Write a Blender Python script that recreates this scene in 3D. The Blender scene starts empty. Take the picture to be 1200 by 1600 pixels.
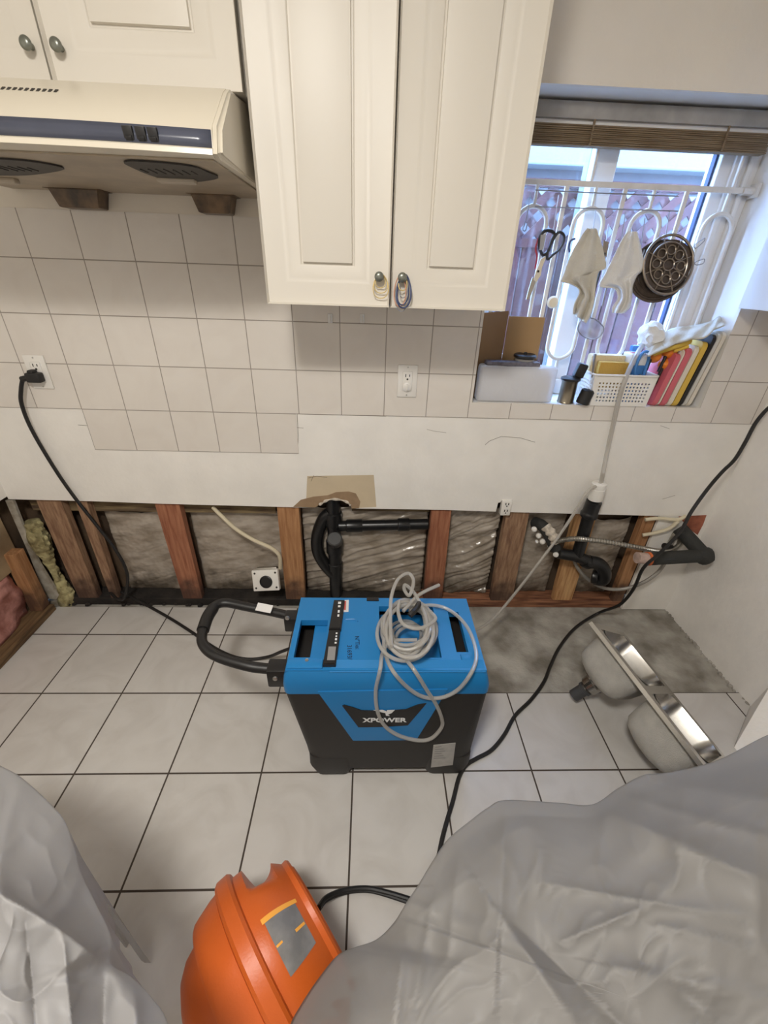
import bpy, bmesh, math, random
from mathutils import Vector, Matrix, Euler, noise
random.seed(7)
PI = math.pi
D = bpy.data
S = bpy.context.scene
COL = S.collection

# ------------------------------------------------------------------ camera
F = 655.87
CAM = Vector((0.9552, -1.5905, 1.4655))
ROT = Euler((1.0492, -0.0308, -0.0246), 'XYZ')
cd = D.cameras.new('camera'); cam = D.objects.new('camera', cd); COL.objects.link(cam)
cd.sensor_fit = 'HORIZONTAL'; cd.sensor_width = 36.0; cd.lens = F / 1200 * 36.0
cd.clip_start = 0.02
cam.location = CAM; cam.rotation_euler = ROT
S.camera = cam
RM = ROT.to_matrix()

# ------------------------------------------------------------------ exposure, sky, lights
S.view_settings.view_transform = 'Standard'
S.view_settings.look = 'None'
S.view_settings.gamma = 1.0
S.view_settings.use_curve_mapping = False
S.view_settings.exposure = -0.35
w = D.worlds.new('world'); S.world = w; w.use_nodes = True
bg = w.node_tree.nodes['Background']
bg.inputs[0].default_value = (0.36, 0.58, 1.0, 1); bg.inputs[1].default_value = 26

def area(name, loc, rot, sx, sy, power, col, shape='RECTANGLE'):
    l = D.lights.new(name, 'AREA'); l.shape = shape; l.size = sx
    if shape in ('RECTANGLE', 'ELLIPSE'): l.size_y = sy
    l.energy = power; l.color = col
    o = D.objects.new(name, l); COL.objects.link(o); o.location = loc; o.rotation_euler = rot
    return o
area('ceiling_lamp', (0.66, -1.78, 2.36), (0, 0, 0), 0.32, 0.32, 37, (1.0, 0.965, 0.905), 'DISK')
pl = D.lights.new('ceiling_lamp_glow', 'POINT'); pl.energy = 20; pl.color = (1.0, 0.965, 0.905); pl.shadow_soft_size = 0.14
plo = D.objects.new('ceiling_lamp_glow', pl); COL.objects.link(plo); plo.location = (0.66, -1.78, 2.24)
area('room_fill', (1.1, -3.4, 1.35), (math.radians(90), 0, 0), 2.4, 1.9, 4.5, (0.88, 0.93, 1.0))  # added cool fill from behind the camera, standing in for an unseen window

# ------------------------------------------------------------------ pixel -> point on a real plane
def ray(px, py): return RM @ Vector(((px - 600) / F, -(py - 800) / F, -1.0))
def on(a, v, px, py):
    d = ray(px, py); t = (v - CAM[a]) / d[a]; return CAM + d * t
def onX(px, py, v): return on(0, v, px, py)
def onY(px, py, v=0.0): return on(1, v, px, py)
def onZ(px, py, v=0.0): return on(2, v, px, py)
def onP(px, py, p0, n):
    d = ray(px, py); return CAM + d * ((p0 - CAM).dot(n) / d.dot(n))

# ------------------------------------------------------------------ materials
def mat(name, col, rough=0.5, metal=0.0, var=0.0, vscale=8.0, bump=0.0, bscale=40.0, col2=None, stretch=(1, 1, 1), spec=None, coat=0.0, stain=None):
    m = D.materials.new(name); m.use_nodes = True
    nt = m.node_tree; N = nt.nodes; L = nt.links; b = N['Principled BSDF']
    b.inputs['Base Color'].default_value = (*col, 1); b.inputs['Roughness'].default_value = rough
    b.inputs['Metallic'].default_value = metal
    if spec is not None: b.inputs['Specular IOR Level'].default_value = spec
    if coat: b.inputs['Coat Weight'].default_value = coat
    if var or col2 or bump:
        tc = N.new('ShaderNodeTexCoord'); mp = N.new('ShaderNodeMapping'); mp.inputs['Scale'].default_value = stretch
        L.new(tc.outputs['Object'], mp.inputs['Vector'])
    if var or col2:
        nz = N.new('ShaderNodeTexNoise'); nz.inputs['Scale'].default_value = vscale; nz.inputs['Detail'].default_value = 6
        L.new(mp.outputs[0], nz.inputs['Vector'])
        cr = N.new('ShaderNodeValToRGB')
        if col2 is None: col2 = tuple(c * (1 - var) for c in col)
        cr.color_ramp.elements[0].position = 0.35; cr.color_ramp.elements[1].position = 0.65
        cr.color_ramp.elements[0].color = (*col2, 1); cr.color_ramp.elements[1].color = (*col, 1)
        L.new(nz.outputs['Fac'], cr.inputs[0]); L.new(cr.outputs[0], b.inputs['Base Color'])
        if stain:   # water stain soaked up from the foot of the timber, ragged upper edge
            sp = N.new('ShaderNodeSeparateXYZ'); L.new(tc.outputs['Object'], sp.inputs[0])
            n3 = N.new('ShaderNodeTexNoise'); n3.inputs['Scale'].default_value = 14; n3.inputs['Detail'].default_value = 5; L.new(tc.outputs['Object'], n3.inputs['Vector'])
            ma = N.new('ShaderNodeMath'); ma.operation = 'MULTIPLY_ADD'; ma.inputs[1].default_value = 0.35; L.new(n3.outputs['Fac'], ma.inputs[0]); L.new(sp.outputs[2], ma.inputs[2])
            mr = N.new('ShaderNodeMapRange'); mr.inputs[1].default_value = stain[0] + 0.17; mr.inputs[2].default_value = stain[0] + 0.31; mr.inputs[3].default_value = stain[2]; mr.inputs[4].default_value = 0.0; L.new(ma.outputs[0], mr.inputs[0])
            mx = N.new('ShaderNodeMixRGB'); L.new(mr.outputs[0], mx.inputs[0]); L.new(cr.outputs[0], mx.inputs[1]); mx.inputs[2].default_value = (*stain[1], 1); L.new(mx.outputs[0], b.inputs['Base Color'])
    if bump:
        n2 = N.new('ShaderNodeTexNoise'); n2.inputs['Scale'].default_value = bscale; n2.inputs['Detail'].default_value = 4
        L.new(mp.outputs[0], n2.inputs['Vector'])
        bp = N.new('ShaderNodeBump'); bp.inputs['Strength'].default_value = bump; bp.inputs['Distance'].default_value = 0.01
        L.new(n2.outputs['Fac'], bp.inputs['Height']); L.new(bp.outputs[0], b.inputs['Normal'])
    return m

def tile_mat(name, sx, sz, ox, oz, axes, mortar, c1, c2, cm, rough=0.3, vein=0.06):
    """square tiles laid on two world axes; the mesh's local frame is the world frame"""
    m = D.materials.new(name); m.use_nodes = True
    nt = m.node_tree; N = nt.nodes; L = nt.links; b = N['Principled BSDF']
    tc = N.new('ShaderNodeNewGeometry'); sp = N.new('ShaderNodeSeparateXYZ'); L.new(tc.outputs['Position'], sp.inputs[0])
    def frac(axis, size, off):
        a = N.new('ShaderNodeMath'); a.operation = 'SUBTRACT'; a.inputs[1].default_value = off; L.new(sp.outputs[axis], a.inputs[0])
        d = N.new('ShaderNodeMath'); d.operation = 'DIVIDE'; d.inputs[1].default_value = size; L.new(a.outputs[0], d.inputs[0])
        f = N.new('ShaderNodeMath'); f.operation = 'FLOORED_MODULO'; f.inputs[1].default_value = 1.0; L.new(d.outputs[0], f.inputs[0])
        s = N.new('ShaderNodeMath'); s.operation = 'SUBTRACT'; s.inputs[1].default_value = 0.5; L.new(f.outputs[0], s.inputs[0])
        ab = N.new('ShaderNodeMath'); ab.operation = 'ABSOLUTE'; L.new(s.outputs[0], ab.inputs[0])
        g = N.new('ShaderNodeMath'); g.operation = 'GREATER_THAN'; g.inputs[1].default_value = 0.5 - mortar / size / 2; L.new(ab.outputs[0], g.inputs[0])
        fl = N.new('ShaderNodeMath'); fl.operation = 'FLOOR'; L.new(d.outputs[0], fl.inputs[0])
        return g, fl
    g1, f1 = frac(axes[0], sx, ox); g2, f2 = frac(axes[1], sz, oz)
    mx = N.new('ShaderNodeMath'); mx.operation = 'MAXIMUM'; L.new(g1.outputs[0], mx.inputs[0]); L.new(g2.outputs[0], mx.inputs[1])
    cb = N.new('ShaderNodeCombineXYZ'); L.new(f1.outputs[0], cb.inputs[0]); L.new(f2.outputs[0], cb.inputs[1])
    wn = N.new('ShaderNodeTexWhiteNoise'); L.new(cb.outputs[0], wn.inputs['Vector'])
    nz = N.new('ShaderNodeTexNoise'); nz.inputs['Scale'].default_value = 6; nz.inputs['Detail'].default_value = 8; nz.inputs['Distortion'].default_value = 1.5
    ad = N.new('ShaderNodeVectorMath'); ad.operation = 'ADD'; L.new(tc.outputs['Position'], ad.inputs[0]); L.new(wn.outputs['Color'], ad.inputs[1]); L.new(ad.outputs[0], nz.inputs['Vector'])
    r = N.new('ShaderNodeValToRGB'); r.color_ramp.elements[0].color = (*c2, 1); r.color_ramp.elements[1].color = (*c1, 1)
    r.color_ramp.elements[0].position = 0.3; r.color_ramp.elements[1].position = 0.6
    L.new(nz.outputs['Fac'], r.inputs[0])
    mc = N.new('ShaderNodeMixRGB'); L.new(mx.outputs[0], mc.inputs[0]); L.new(r.outputs[0], mc.inputs[1]); mc.inputs[2].default_value = (*cm, 1)
    L.new(mc.outputs[0], b.inputs['Base Color'])
    rr = N.new('ShaderNodeMapRange'); rr.inputs[3].default_value = rough; rr.inputs[4].default_value = 0.9; L.new(mx.outputs[0], rr.inputs[0]); L.new(rr.outputs[0], b.inputs['Roughness'])
    iv = N.new('ShaderNodeMath'); iv.operation = 'SUBTRACT'; iv.inputs[0].default_value = 1.0; L.new(mx.outputs[0], iv.inputs[1])
    bp = N.new('ShaderNodeBump'); bp.inputs['Strength'].default_value = 0.4; bp.inputs['Distance'].default_value = 0.002
    L.new(iv.outputs[0], bp.inputs['Height']); L.new(bp.outputs[0], b.inputs['Normal'])
    return m

def thin_mat(name, col, trans=0.2, transl=0.35, gloss=0.1, rough=0.3, bump=0.0, bscale=30.0):
    """thin film / frosted sheet: transparent + diffuse + translucent + sheen"""
    m = D.materials.new(name); m.use_nodes = True
    nt = m.node_tree; N = nt.nodes; L = nt.links
    for n in list(N):
        if n.type != 'OUTPUT_MATERIAL': N.remove(n)
    out = [n for n in N if n.type == 'OUTPUT_MATERIAL'][0]
    df = N.new('ShaderNodeBsdfDiffuse'); df.inputs[0].default_value = (*col, 1)
    tl = N.new('ShaderNodeBsdfTranslucent'); tl.inputs[0].default_value = (*col, 1)
    tp = N.new('ShaderNodeBsdfTransparent')
    gl = N.new('ShaderNodeBsdfGlossy'); gl.inputs['Roughness'].default_value = rough
    m1 = N.new('ShaderNodeMixShader'); m1.inputs[0].default_value = transl; L.new(df.outputs[0], m1.inputs[1]); L.new(tl.outputs[0], m1.inputs[2])
    m2 = N.new('ShaderNodeMixShader'); m2.inputs[0].default_value = gloss; L.new(m1.outputs[0], m2.inputs[1]); L.new(gl.outputs[0], m2.inputs[2])
    m3 = N.new('ShaderNodeMixShader'); m3.inputs[0].default_value = trans; L.new(m2.outputs[0], m3.inputs[1]); L.new(tp.outputs[0], m3.inputs[2])
    L.new(m3.outputs[0], out.inputs[0])
    if bump:
        tc = N.new('ShaderNodeTexCoord')
        n2 = N.new('ShaderNodeTexNoise'); n2.inputs['Scale'].default_value = bscale; n2.inputs['Detail'].default_value = 5
        n2.inputs['Distortion'].default_value = 1.0
        L.new(tc.outputs['Object'], n2.inputs['Vector'])
        bp = N.new('ShaderNodeBump'); bp.inputs['Strength'].default_value = bump; bp.inputs['Distance'].default_value = 0.01
        L.new(n2.outputs['Fac'], bp.inputs['Height'])
        for n in (df, tl, gl): L.new(bp.outputs[0], n.inputs['Normal'])
    return m

M = {}
M['paint'] = mat('wall_paint', (0.78, 0.715, 0.62), 0.7, var=0.05, vscale=5, bump=0.08, bscale=60)
M['paintlow'] = mat('scraped_wall_paint', (0.86, 0.825, 0.77), 0.65, var=0.07, vscale=7, bump=0.1, bscale=50)
M['rightwall'] = mat('rough_white_plaster', (0.88, 0.845, 0.80), 0.8, var=0.06, vscale=9, bump=0.25, bscale=45)
M['ceil'] = mat('ceiling_paint', (0.75, 0.71, 0.64), 0.8)
M['walltile'] = tile_mat('wall_tile', 0.1623, 0.1623, 0.0346, 1.6291, (0, 2), 0.0032, (0.74, 0.69, 0.63), (0.71, 0.655, 0.595), (0.34, 0.30, 0.26), 0.22)
M['floortile'] = tile_mat('floor_tile', 0.305, 0.305, 0.0, -0.19, (0, 1), 0.0055, (0.585, 0.56, 0.53), (0.52, 0.492, 0.46), (0.06, 0.045, 0.035), 0.28)
M['concrete'] = mat('bare_concrete', (0.46, 0.435, 0.39), 0.9, vscale=7, col2=(0.19, 0.17, 0.14), bump=0.4, bscale=60)
M['cab'] = mat('cream_cabinet_paint', (0.66, 0.615, 0.54), 0.42)
M['cab2'] = mat('white_cabinet_paint', (0.84, 0.82, 0.79), 0.45)
M['hood'] = mat('cream_enamel', (0.66, 0.60, 0.49), 0.28)
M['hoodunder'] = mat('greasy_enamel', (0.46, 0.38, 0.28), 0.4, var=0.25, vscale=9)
M['bluefilm'] = mat('dark_blue_film', (0.075, 0.082, 0.115), 0.22, var=0.35, vscale=4)
M['black'] = mat('black_plastic', (0.012, 0.011, 0.011), 0.45)
M['blackrub'] = mat('black_rubber', (0.010, 0.009, 0.009), 0.5)
M['abs'] = mat('black_pipe', (0.012, 0.012, 0.013), 0.32, var=0.3, vscale=20)
M['foam'] = mat('pipe_foam', (0.030, 0.030, 0.028), 0.85, bump=0.2, bscale=80)
M['mesh'] = mat('greasy_black_filter', (0.025, 0.02, 0.017), 0.5, var=0.5, vscale=50)
M['grease'] = mat('brown_grease_tray', (0.20, 0.12, 0.06), 0.35, vscale=22, col2=(0.045, 0.026, 0.014))
M['knob'] = mat('pewter', (0.22, 0.23, 0.20), 0.3, metal=0.7)
M['white'] = mat('white_plastic', (0.80, 0.77, 0.72), 0.35)
M['slot'] = mat('socket_slot', (0.03, 0.025, 0.02), 0.6)
M['wood'] = mat('stud_wood', (0.46, 0.24, 0.11), 0.75, vscale=9, col2=(0.30, 0.135, 0.055), stretch=(9, 9, 0.8), stain=(0.03, (0.05, 0.025, 0.018), 0.85), bump=0.15, bscale=60)
M['woodred'] = mat('stud_wood_reddish', (0.40, 0.17, 0.09), 0.75, vscale=9, col2=(0.24, 0.08, 0.04), stretch=(9, 9, 0.8), stain=(0.03, (0.05, 0.025, 0.018), 0.85), bump=0.15)
M['woodgrey'] = mat('stud_wood_dusty', (0.36, 0.22, 0.13), 0.85, vscale=10, col2=(0.20, 0.105, 0.06), stretch=(8, 8, 1.2), stain=(0.03, (0.05, 0.025, 0.018), 0.85), bump=0.15)
M['woodpale'] = mat('stud_wood_pale', (0.62, 0.37, 0.17), 0.7, vscale=8, col2=(0.36, 0.17, 0.065), stretch=(9, 9, 0.8), bump=0.12)
M['plate'] = mat('sole_plate_wood', (0.34, 0.15, 0.075), 0.8, vscale=9, col2=(0.10, 0.035, 0.018), stretch=(0.8, 9, 9), bump=0.2)
M['platedark'] = mat('rotten_black_wood', (0.028, 0.022, 0.018), 0.85, vscale=14, col2=(0.010, 0.008, 0.007), bump=0.5, bscale=40)
M['plate2'] = mat('base_plate_wood', (0.20, 0.12, 0.055), 0.8, vscale=9, col2=(0.09, 0.05, 0.022), stretch=(9, 0.8, 9), bump=0.2)
M['ply'] = mat('cavity_board', (0.13, 0.085, 0.05), 0.85, vscale=6, col2=(0.045, 0.028, 0.018), bump=0.3)
M['lath'] = mat('cavity_lath', (0.22, 0.16, 0.08), 0.85, vscale=8, col2=(0.08, 0.05, 0.03), stretch=(1, 8, 8))
M['kraft'] = mat('kraft_board', (0.42, 0.31, 0.18), 0.85, vscale=5, col2=(0.20, 0.13, 0.07))
M['pink'] = mat('pink_insulation', (0.58, 0.28, 0.24), 0.95, vscale=14, col2=(0.27, 0.10, 0.075), bump=0.9, bscale=25)
M['yfoam'] = mat('yellow_insulation', (0.55, 0.49, 0.26), 0.95, vscale=20, col2=(0.20, 0.16, 0.07), bump=0.9, bscale=40)
M['vapor'] = mat('dusty_plastic_film', (0.46, 0.40, 0.335), 0.2, vscale=9, col2=(0.26, 0.215, 0.165), stain=(0.0, (0.06, 0.048, 0.035), 0.8), bump=0.45, bscale=16, stretch=(0.9, 1, 2.4), coat=0.3)
M['white_old'] = mat('chipped_white_board', (0.50, 0.46, 0.39), 0.8, vscale=18, col2=(0.22, 0.18, 0.13))
M['tan'] = mat('tan_plaster', (0.60, 0.49, 0.34), 0.8, var=0.08, vscale=12)
M['brown'] = mat('torn_brown_paper', (0.33, 0.22, 0.13), 0.85, var=0.2, vscale=25)
M['gyp'] = mat('torn_gypsum', (0.68, 0.60, 0.50), 0.95, var=0.4, vscale=70, bump=0.5, bscale=90)
M['brick'] = mat('red_brick', (0.40, 0.13, 0.07), 0.9, vscale=25, col2=(0.24, 0.075, 0.045), bump=0.5)
M['crack'] = mat('wall_crack', (0.20, 0.16, 0.12), 0.9)
M['blue'] = mat('blue_plastic', (0.014, 0.19, 0.47), 0.38, bump=0.03, bscale=500)
M['charcoal'] = mat('charcoal_plastic', (0.020, 0.017, 0.015), 0.55, bump=0.06, bscale=400)
M['ink'] = mat('marker_ink', (0.008, 0.012, 0.03), 0.6)
M['lettering'] = mat('white_lettering', (0.75, 0.75, 0.74), 0.5)
M['label'] = mat('silver_label', (0.42, 0.40, 0.37), 0.4, var=0.12, vscale=60)
M['paper'] = mat('white_paper', (0.72, 0.70, 0.68), 0.6)
M['redink'] = mat('red_ink', (0.60, 0.12, 0.10), 0.6)
M['greyink'] = mat('grey_ink', (0.25, 0.24, 0.23), 0.6)
M['screw'] = mat('screw_steel', (0.55, 0.53, 0.50), 0.3, metal=0.9)
M['steel'] = mat('brushed_steel', (0.44, 0.42, 0.39), 0.25, metal=1.0, bump=0.03, bscale=250, stretch=(1, 8, 1))
M['coat'] = mat('grey_bowl_coating', (0.50, 0.475, 0.43), 0.85, var=0.12, vscale=30, bump=0.5, bscale=350)
M['orange'] = mat('orange_plastic', (0.62, 0.115, 0.014), 0.42, var=0.12, vscale=5, bump=0.05, bscale=200)
M['yellowsticker'] = mat('amber_sticker', (0.85, 0.38, 0.05), 0.5)
M['greysticker'] = mat('worn_grey_sticker', (0.24, 0.23, 0.22), 0.5, var=0.35, vscale=25)
M['conduit'] = mat('steel_conduit', (0.45, 0.43, 0.39), 0.35, metal=0.9)
M['greytube'] = mat('grey_braided_tube', (0.32, 0.30, 0.27), 0.45, metal=0.3)
M['cream_wire'] = mat('cream_cable', (0.66, 0.58, 0.42), 0.55)
M['blind'] = mat('bamboo_blind', (0.24, 0.17, 0.095), 0.7, vscale=10, col2=(0.13, 0.085, 0.045), stretch=(1, 20, 40))
M['headrail'] = mat('grimy_headrail', (0.38, 0.35, 0.31), 0.5, var=0.3, vscale=12)
M['dark'] = mat('dark_gap', (0.02, 0.02, 0.02), 0.8)
M['grille'] = mat('painted_iron', (0.74, 0.70, 0.64), 0.5, var=0.12, vscale=25)
M['frame'] = mat('window_frame_white', (0.84, 0.83, 0.82), 0.5, var=0.06, vscale=8)
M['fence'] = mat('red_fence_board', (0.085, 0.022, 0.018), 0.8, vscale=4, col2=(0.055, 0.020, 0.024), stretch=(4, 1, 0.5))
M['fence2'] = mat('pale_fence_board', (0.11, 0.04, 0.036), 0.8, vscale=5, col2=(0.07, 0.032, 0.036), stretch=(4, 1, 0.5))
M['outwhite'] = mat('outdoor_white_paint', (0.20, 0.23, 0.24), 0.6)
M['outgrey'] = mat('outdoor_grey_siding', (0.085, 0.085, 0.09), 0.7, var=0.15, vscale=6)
M['cardboard'] = mat('cardboard_brown', (0.26, 0.155, 0.075), 0.85, var=0.1, vscale=7)
M['cardboard2'] = mat('cardboard_tan', (0.36, 0.22, 0.10), 0.85, var=0.1, vscale=7)
M['towel'] = mat('cream_cloth', (0.70, 0.65, 0.55), 0.95, var=0.15, vscale=10, bump=0.5, bscale=300)
M['towel2'] = mat('white_cloth', (0.82, 0.79, 0.74), 0.95, var=0.1, vscale=10, bump=0.5, bscale=300)
M['canister'] = mat('dull_steel', (0.27, 0.235, 0.18), 0.3, metal=0.9, var=0.2, vscale=6)
M['ironblack'] = mat('dark_brown_iron', (0.09, 0.065, 0.05), 0.4, metal=0.4, var=0.35, vscale=60)
M['rack'] = mat('tarnished_wire', (0.30, 0.25, 0.20), 0.3, metal=0.9)
M['wire'] = mat('thin_grey_wire', (0.30, 0.29, 0.30), 0.4, metal=0.8)
M['sieve'] = thin_mat('sieve_mesh', (0.35, 0.33, 0.36), 0.45, 0.2, 0.15)
M['red'] = mat('red_plastic', (0.45, 0.03, 0.04), 0.4)
M['cream'] = mat('cream_plastic', (0.78, 0.68, 0.50), 0.5)
M['bpink'] = mat('pink_board', (0.62, 0.13, 0.16), 0.5)
M['byellow'] = mat('yellow_board', (0.68, 0.44, 0.07), 0.5)
M['bwhite'] = mat('ivory_board', (0.72, 0.66, 0.55), 0.5)
M['bblack'] = mat('black_board', (0.015, 0.013, 0.013), 0.5)
M['bgrey'] = mat('pale_grey_board', (0.60, 0.58, 0.53), 0.5)
M['oran'] = mat('orange_handle', (0.75, 0.22, 0.02), 0.45)
M['yel'] = mat('yellow_glove', (0.78, 0.52, 0.07), 0.5, var=0.15, vscale=20, bump=0.2)
M['bluelt'] = mat('blue_box_print', (0.06, 0.22, 0.55), 0.5)
M['spongetop'] = mat('cream_sponge', (0.66, 0.54, 0.33), 0.9, bump=0.4, bscale=200)
M['spongefront'] = mat('amber_sponge', (0.50, 0.30, 0.06), 0.9, bump=0.4, bscale=200)
M['rbyel'] = mat('yellow_rubber_band', (0.66, 0.50, 0.20), 0.6)
M['rbblue'] = mat('navy_rubber_band', (0.05, 0.07, 0.16), 0.6)
M['rbgrey'] = mat('grey_rubber_band', (0.30, 0.30, 0.32), 0.6)
M['rbpink'] = mat('pink_rubber_band', (0.62, 0.30, 0.20), 0.6)
M['hose'] = thin_mat('clear_vinyl_tube', (0.66, 0.63, 0.58), 0.36, 0.4, 0.14, 0.12)
M['bag'] = thin_mat('cloudy_plastic_bag', (0.88, 0.88, 0.90), 0.18, 0.5, 0.10, 0.3, bump=0.2, bscale=25)
M['sheet'] = thin_mat('milky_plastic_sheet', (0.39, 0.375, 0.36), 0.30, 0.3, 0.02, 0.5, bump=0.10, bscale=14)
M['sheet2'] = thin_mat('milky_plastic_sheet_cool', (0.46, 0.45, 0.45), 0.20, 0.3, 0.02, 0.5, bump=0.10, bscale=14)

def glass_mat():
    m = D.materials.new('window_glass'); m.use_nodes = True
    N = m.node_tree.nodes; L = m.node_tree.links
    for n in list(N):
        if n.type != 'OUTPUT_MATERIAL': N.remove(n)
    out = [n for n in N if n.type == 'OUTPUT_MATERIAL'][0]
    tp = N.new('ShaderNodeBsdfTransparent'); tp.inputs[0].default_value = (0.94, 0.96, 1, 1)
    gl = N.new('ShaderNodeBsdfGlossy'); gl.inputs['Roughness'].default_value = 0.05
    df = N.new('ShaderNodeBsdfDiffuse'); df.inputs[0].default_value = (0.8, 0.8, 0.85, 1)
    a = N.new('ShaderNodeMixShader'); a.inputs[0].default_value = 0.06; L.new(tp.outputs[0], a.inputs[1]); L.new(gl.outputs[0], a.inputs[2])
    b = N.new('ShaderNodeMixShader'); b.inputs[0].default_value = 0.025; L.new(a.outputs[0], b.inputs[1]); L.new(df.outputs[0], b.inputs[2])
    L.new(b.outputs[0], out.inputs[0]); return m
M['glass'] = glass_mat()

# ------------------------------------------------------------------ mesh helpers
BASE = {}
def root_of(o):
    while o.parent: o = o.parent
    return o
def link(name, me, m, parent=None, base=None):
    o = D.objects.new(name, me); COL.objects.link(o)
    if m: me.materials.append(m)
    if parent is not None:
        o.parent = parent; off = BASE[root_of(parent).name]
    else:
        if base is None:
            xs = [v.co for v in me.vertices]
            base = Vector((sum(v.x for v in xs) / len(xs), sum(v.y for v in xs) / len(xs), min(v.z for v in xs)))
        off = Vector(base); o.location = off; BASE[o.name] = off
    me.transform(Matrix.Translation(-off))
    return o
def obj(name, bm, m, parent=None, smooth=True, base=None, angle=35, recalc=True):
    if recalc: bmesh.ops.recalc_face_normals(bm, faces=bm.faces)
    me = D.meshes.new(name); 
    if smooth:
        for f in bm.faces: f.smooth = True
        lim = math.radians(angle)
        for e in bm.edges:
            if len(e.link_faces) == 2 and e.calc_face_angle(0) > lim: e.smooth = False
    bm.to_mesh(me); bm.free()
    return link(name, me, m, parent, base)
def thing(name, label, cat, loc, group=None):
    o = D.objects.new(name, None); COL.objects.link(o); o.empty_display_size = 0.05
    o.location = loc; BASE[o.name] = Vector(loc)
    o['label'] = label; o['category'] = cat
    if group: o['group'] = group
    return o
def tag(o, label, cat, group=None):
    o['label'] = label; o['category'] = cat
    if group: o['group'] = group
    return o
def struct(name, bm, m, smooth=False, **k):
    o = obj(name, bm, m, None, smooth, base=(0, 0, 0), **k); o['kind'] = 'structure'; return o
def nb(): return bmesh.new()
def merge(bm, t, Mx=None):
    if Mx is not None: bmesh.ops.transform(t, matrix=Mx, verts=t.verts)
    me = D.meshes.new('tmp'); t.to_mesh(me); t.free(); bm.from_mesh(me); D.meshes.remove(me)
def box(bm, x0, x1, y0, y1, z0, z1, bev=0.0, seg=2, Mx=None):
    t = nb(); bmesh.ops.create_cube(t, size=1.0)
    for v in t.verts:
        v.co = Vector(((x0 + x1) / 2 + v.co.x * (x1 - x0), (y0 + y1) / 2 + v.co.y * (y1 - y0), (z0 + z1) / 2 + v.co.z * (z1 - z0)))
    if bev: bmesh.ops.bevel(t, geom=list(t.edges), offset=bev, segments=seg, affect='EDGES', profile=0.5)
    merge(bm, t, Mx); return bm
def prism(bm, pts, off):
    """polygon of 3d points, extruded by vector off"""
    a = [bm.verts.new(p) for p in pts]; b = [bm.verts.new(Vector(p) + off) for p in pts]
    n = len(pts); bm.faces.new(a); bm.faces.new(list(reversed(b)))
    for i in range(n): bm.faces.new((a[i], b[i], b[(i + 1) % n], a[(i + 1) % n]))
    return bm
def catmull(pts, per=8, closed=False):
    P = [Vector(p) for p in pts]; n = len(P); out = []
    rng = range(n) if closed else range(n - 1)
    for i in rng:
        p0 = P[(i - 1) % n] if closed or i > 0 else P[0] * 2 - P[1]
        p1 = P[i]; p2 = P[(i + 1) % n]
        p3 = P[(i + 2) % n] if closed or i + 2 < n else P[-1] * 2 - P[-2]
        for k in range(per):
            t = k / per
            out.append(0.5 * ((2 * p1) + (-p0 + p2) * t + (2 * p0 - 5 * p1 + 4 * p2 - p3) * t * t + (-p0 + 3 * p1 - 3 * p2 + p3) * t ** 3))
    if not closed: out.append(P[-1])
    return out
def tube(bm, pts, r, seg=10, closed=False, per=8, smooth=True):
    """r is a number or a function of t in 0..1"""
    P = catmull(pts, per, closed) if smooth and len(pts) > 2 else [Vector(p) for p in pts]
    n = len(P); rf = r if callable(r) else (lambda t: r)
    T = []
    for i in range(n):
        a = P[(i - 1) % n] if closed or i > 0 else P[i]; b = P[(i + 1) % n] if closed or i < n - 1 else P[i]
        d = b - a; T.append(d.normalized() if d.length > 1e-9 else Vector((0, 0, 1)))
    nrm = T[0].orthogonal().normalized(); rings = []
    for i in range(n):
        nrm = (nrm - T[i] * nrm.dot(T[i]))
        nrm = nrm.normalized() if nrm.length > 1e-6 else T[i].orthogonal().normalized()
        bi = T[i].cross(nrm); rr = rf(i / max(1, n - 1))
        rings.append([bm.verts.new(P[i] + (nrm * math.cos(2 * PI * k / seg) + bi * math.sin(2 * PI * k / seg)) * rr) for k in range(seg)])
    m = n if closed else n - 1
    for i in range(m):
        A = rings[i]; B = rings[(i + 1) % n]
        sh = 0
        if closed and i == n - 1:
            sh = min(range(seg), key=lambda s: (A[0].co - B[s].co).length)
        for k in range(seg): bm.faces.new((A[k], A[(k + 1) % seg], B[(k + 1 + sh) % seg], B[(k + sh) % seg]))
    if not closed:
        bm.faces.new(list(reversed(rings[0]))); bm.faces.new(rings[-1])
    return bm
def frame(o, z, x=None):
    z = Vector(z).normalized(); x = Vector(x) if x is not None else z.orthogonal()
    x = (x - z * x.dot(z)).normalized(); y = z.cross(x)
    m = Matrix((x, y, z)).transposed().to_4x4(); m.translation = Vector(o); return m
def lathe(bm, prof, Mx=None, seg=32, fn=None):
    """prof: (r, z) list around local z; fn(co, a, r, z) may move a vertex"""
    t = nb(); rings = []
    for r, z in prof:
        if r < 1e-6: rings.append([t.verts.new((0, 0, z))])
        else:
            rg = []
            for k in range(seg):
                a = 2 * PI * k / seg; c = Vector((r * math.cos(a), r * math.sin(a), z))
                if fn: c = fn(c, a, r, z)
                rg.append(t.verts.new(c))
            rings.append(rg)
    for A, B in zip(rings, rings[1:]):
        if len(A) == 1 and len(B) == 1: continue
        for k in range(seg):
            if len(A) == 1: t.faces.new((A[0], B[k], B[(k + 1) % seg]))
            elif len(B) == 1: t.faces.new((A[k], A[(k + 1) % seg], B[0]))
            else: t.faces.new((A[k], A[(k + 1) % seg], B[(k + 1) % seg], B[k]))
    if len(rings[0]) > 1: t.faces.new(list(reversed(rings[0])))
    if len(rings[-1]) > 1: t.faces.new(rings[-1])
    merge(bm, t, Mx); return bm
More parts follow.
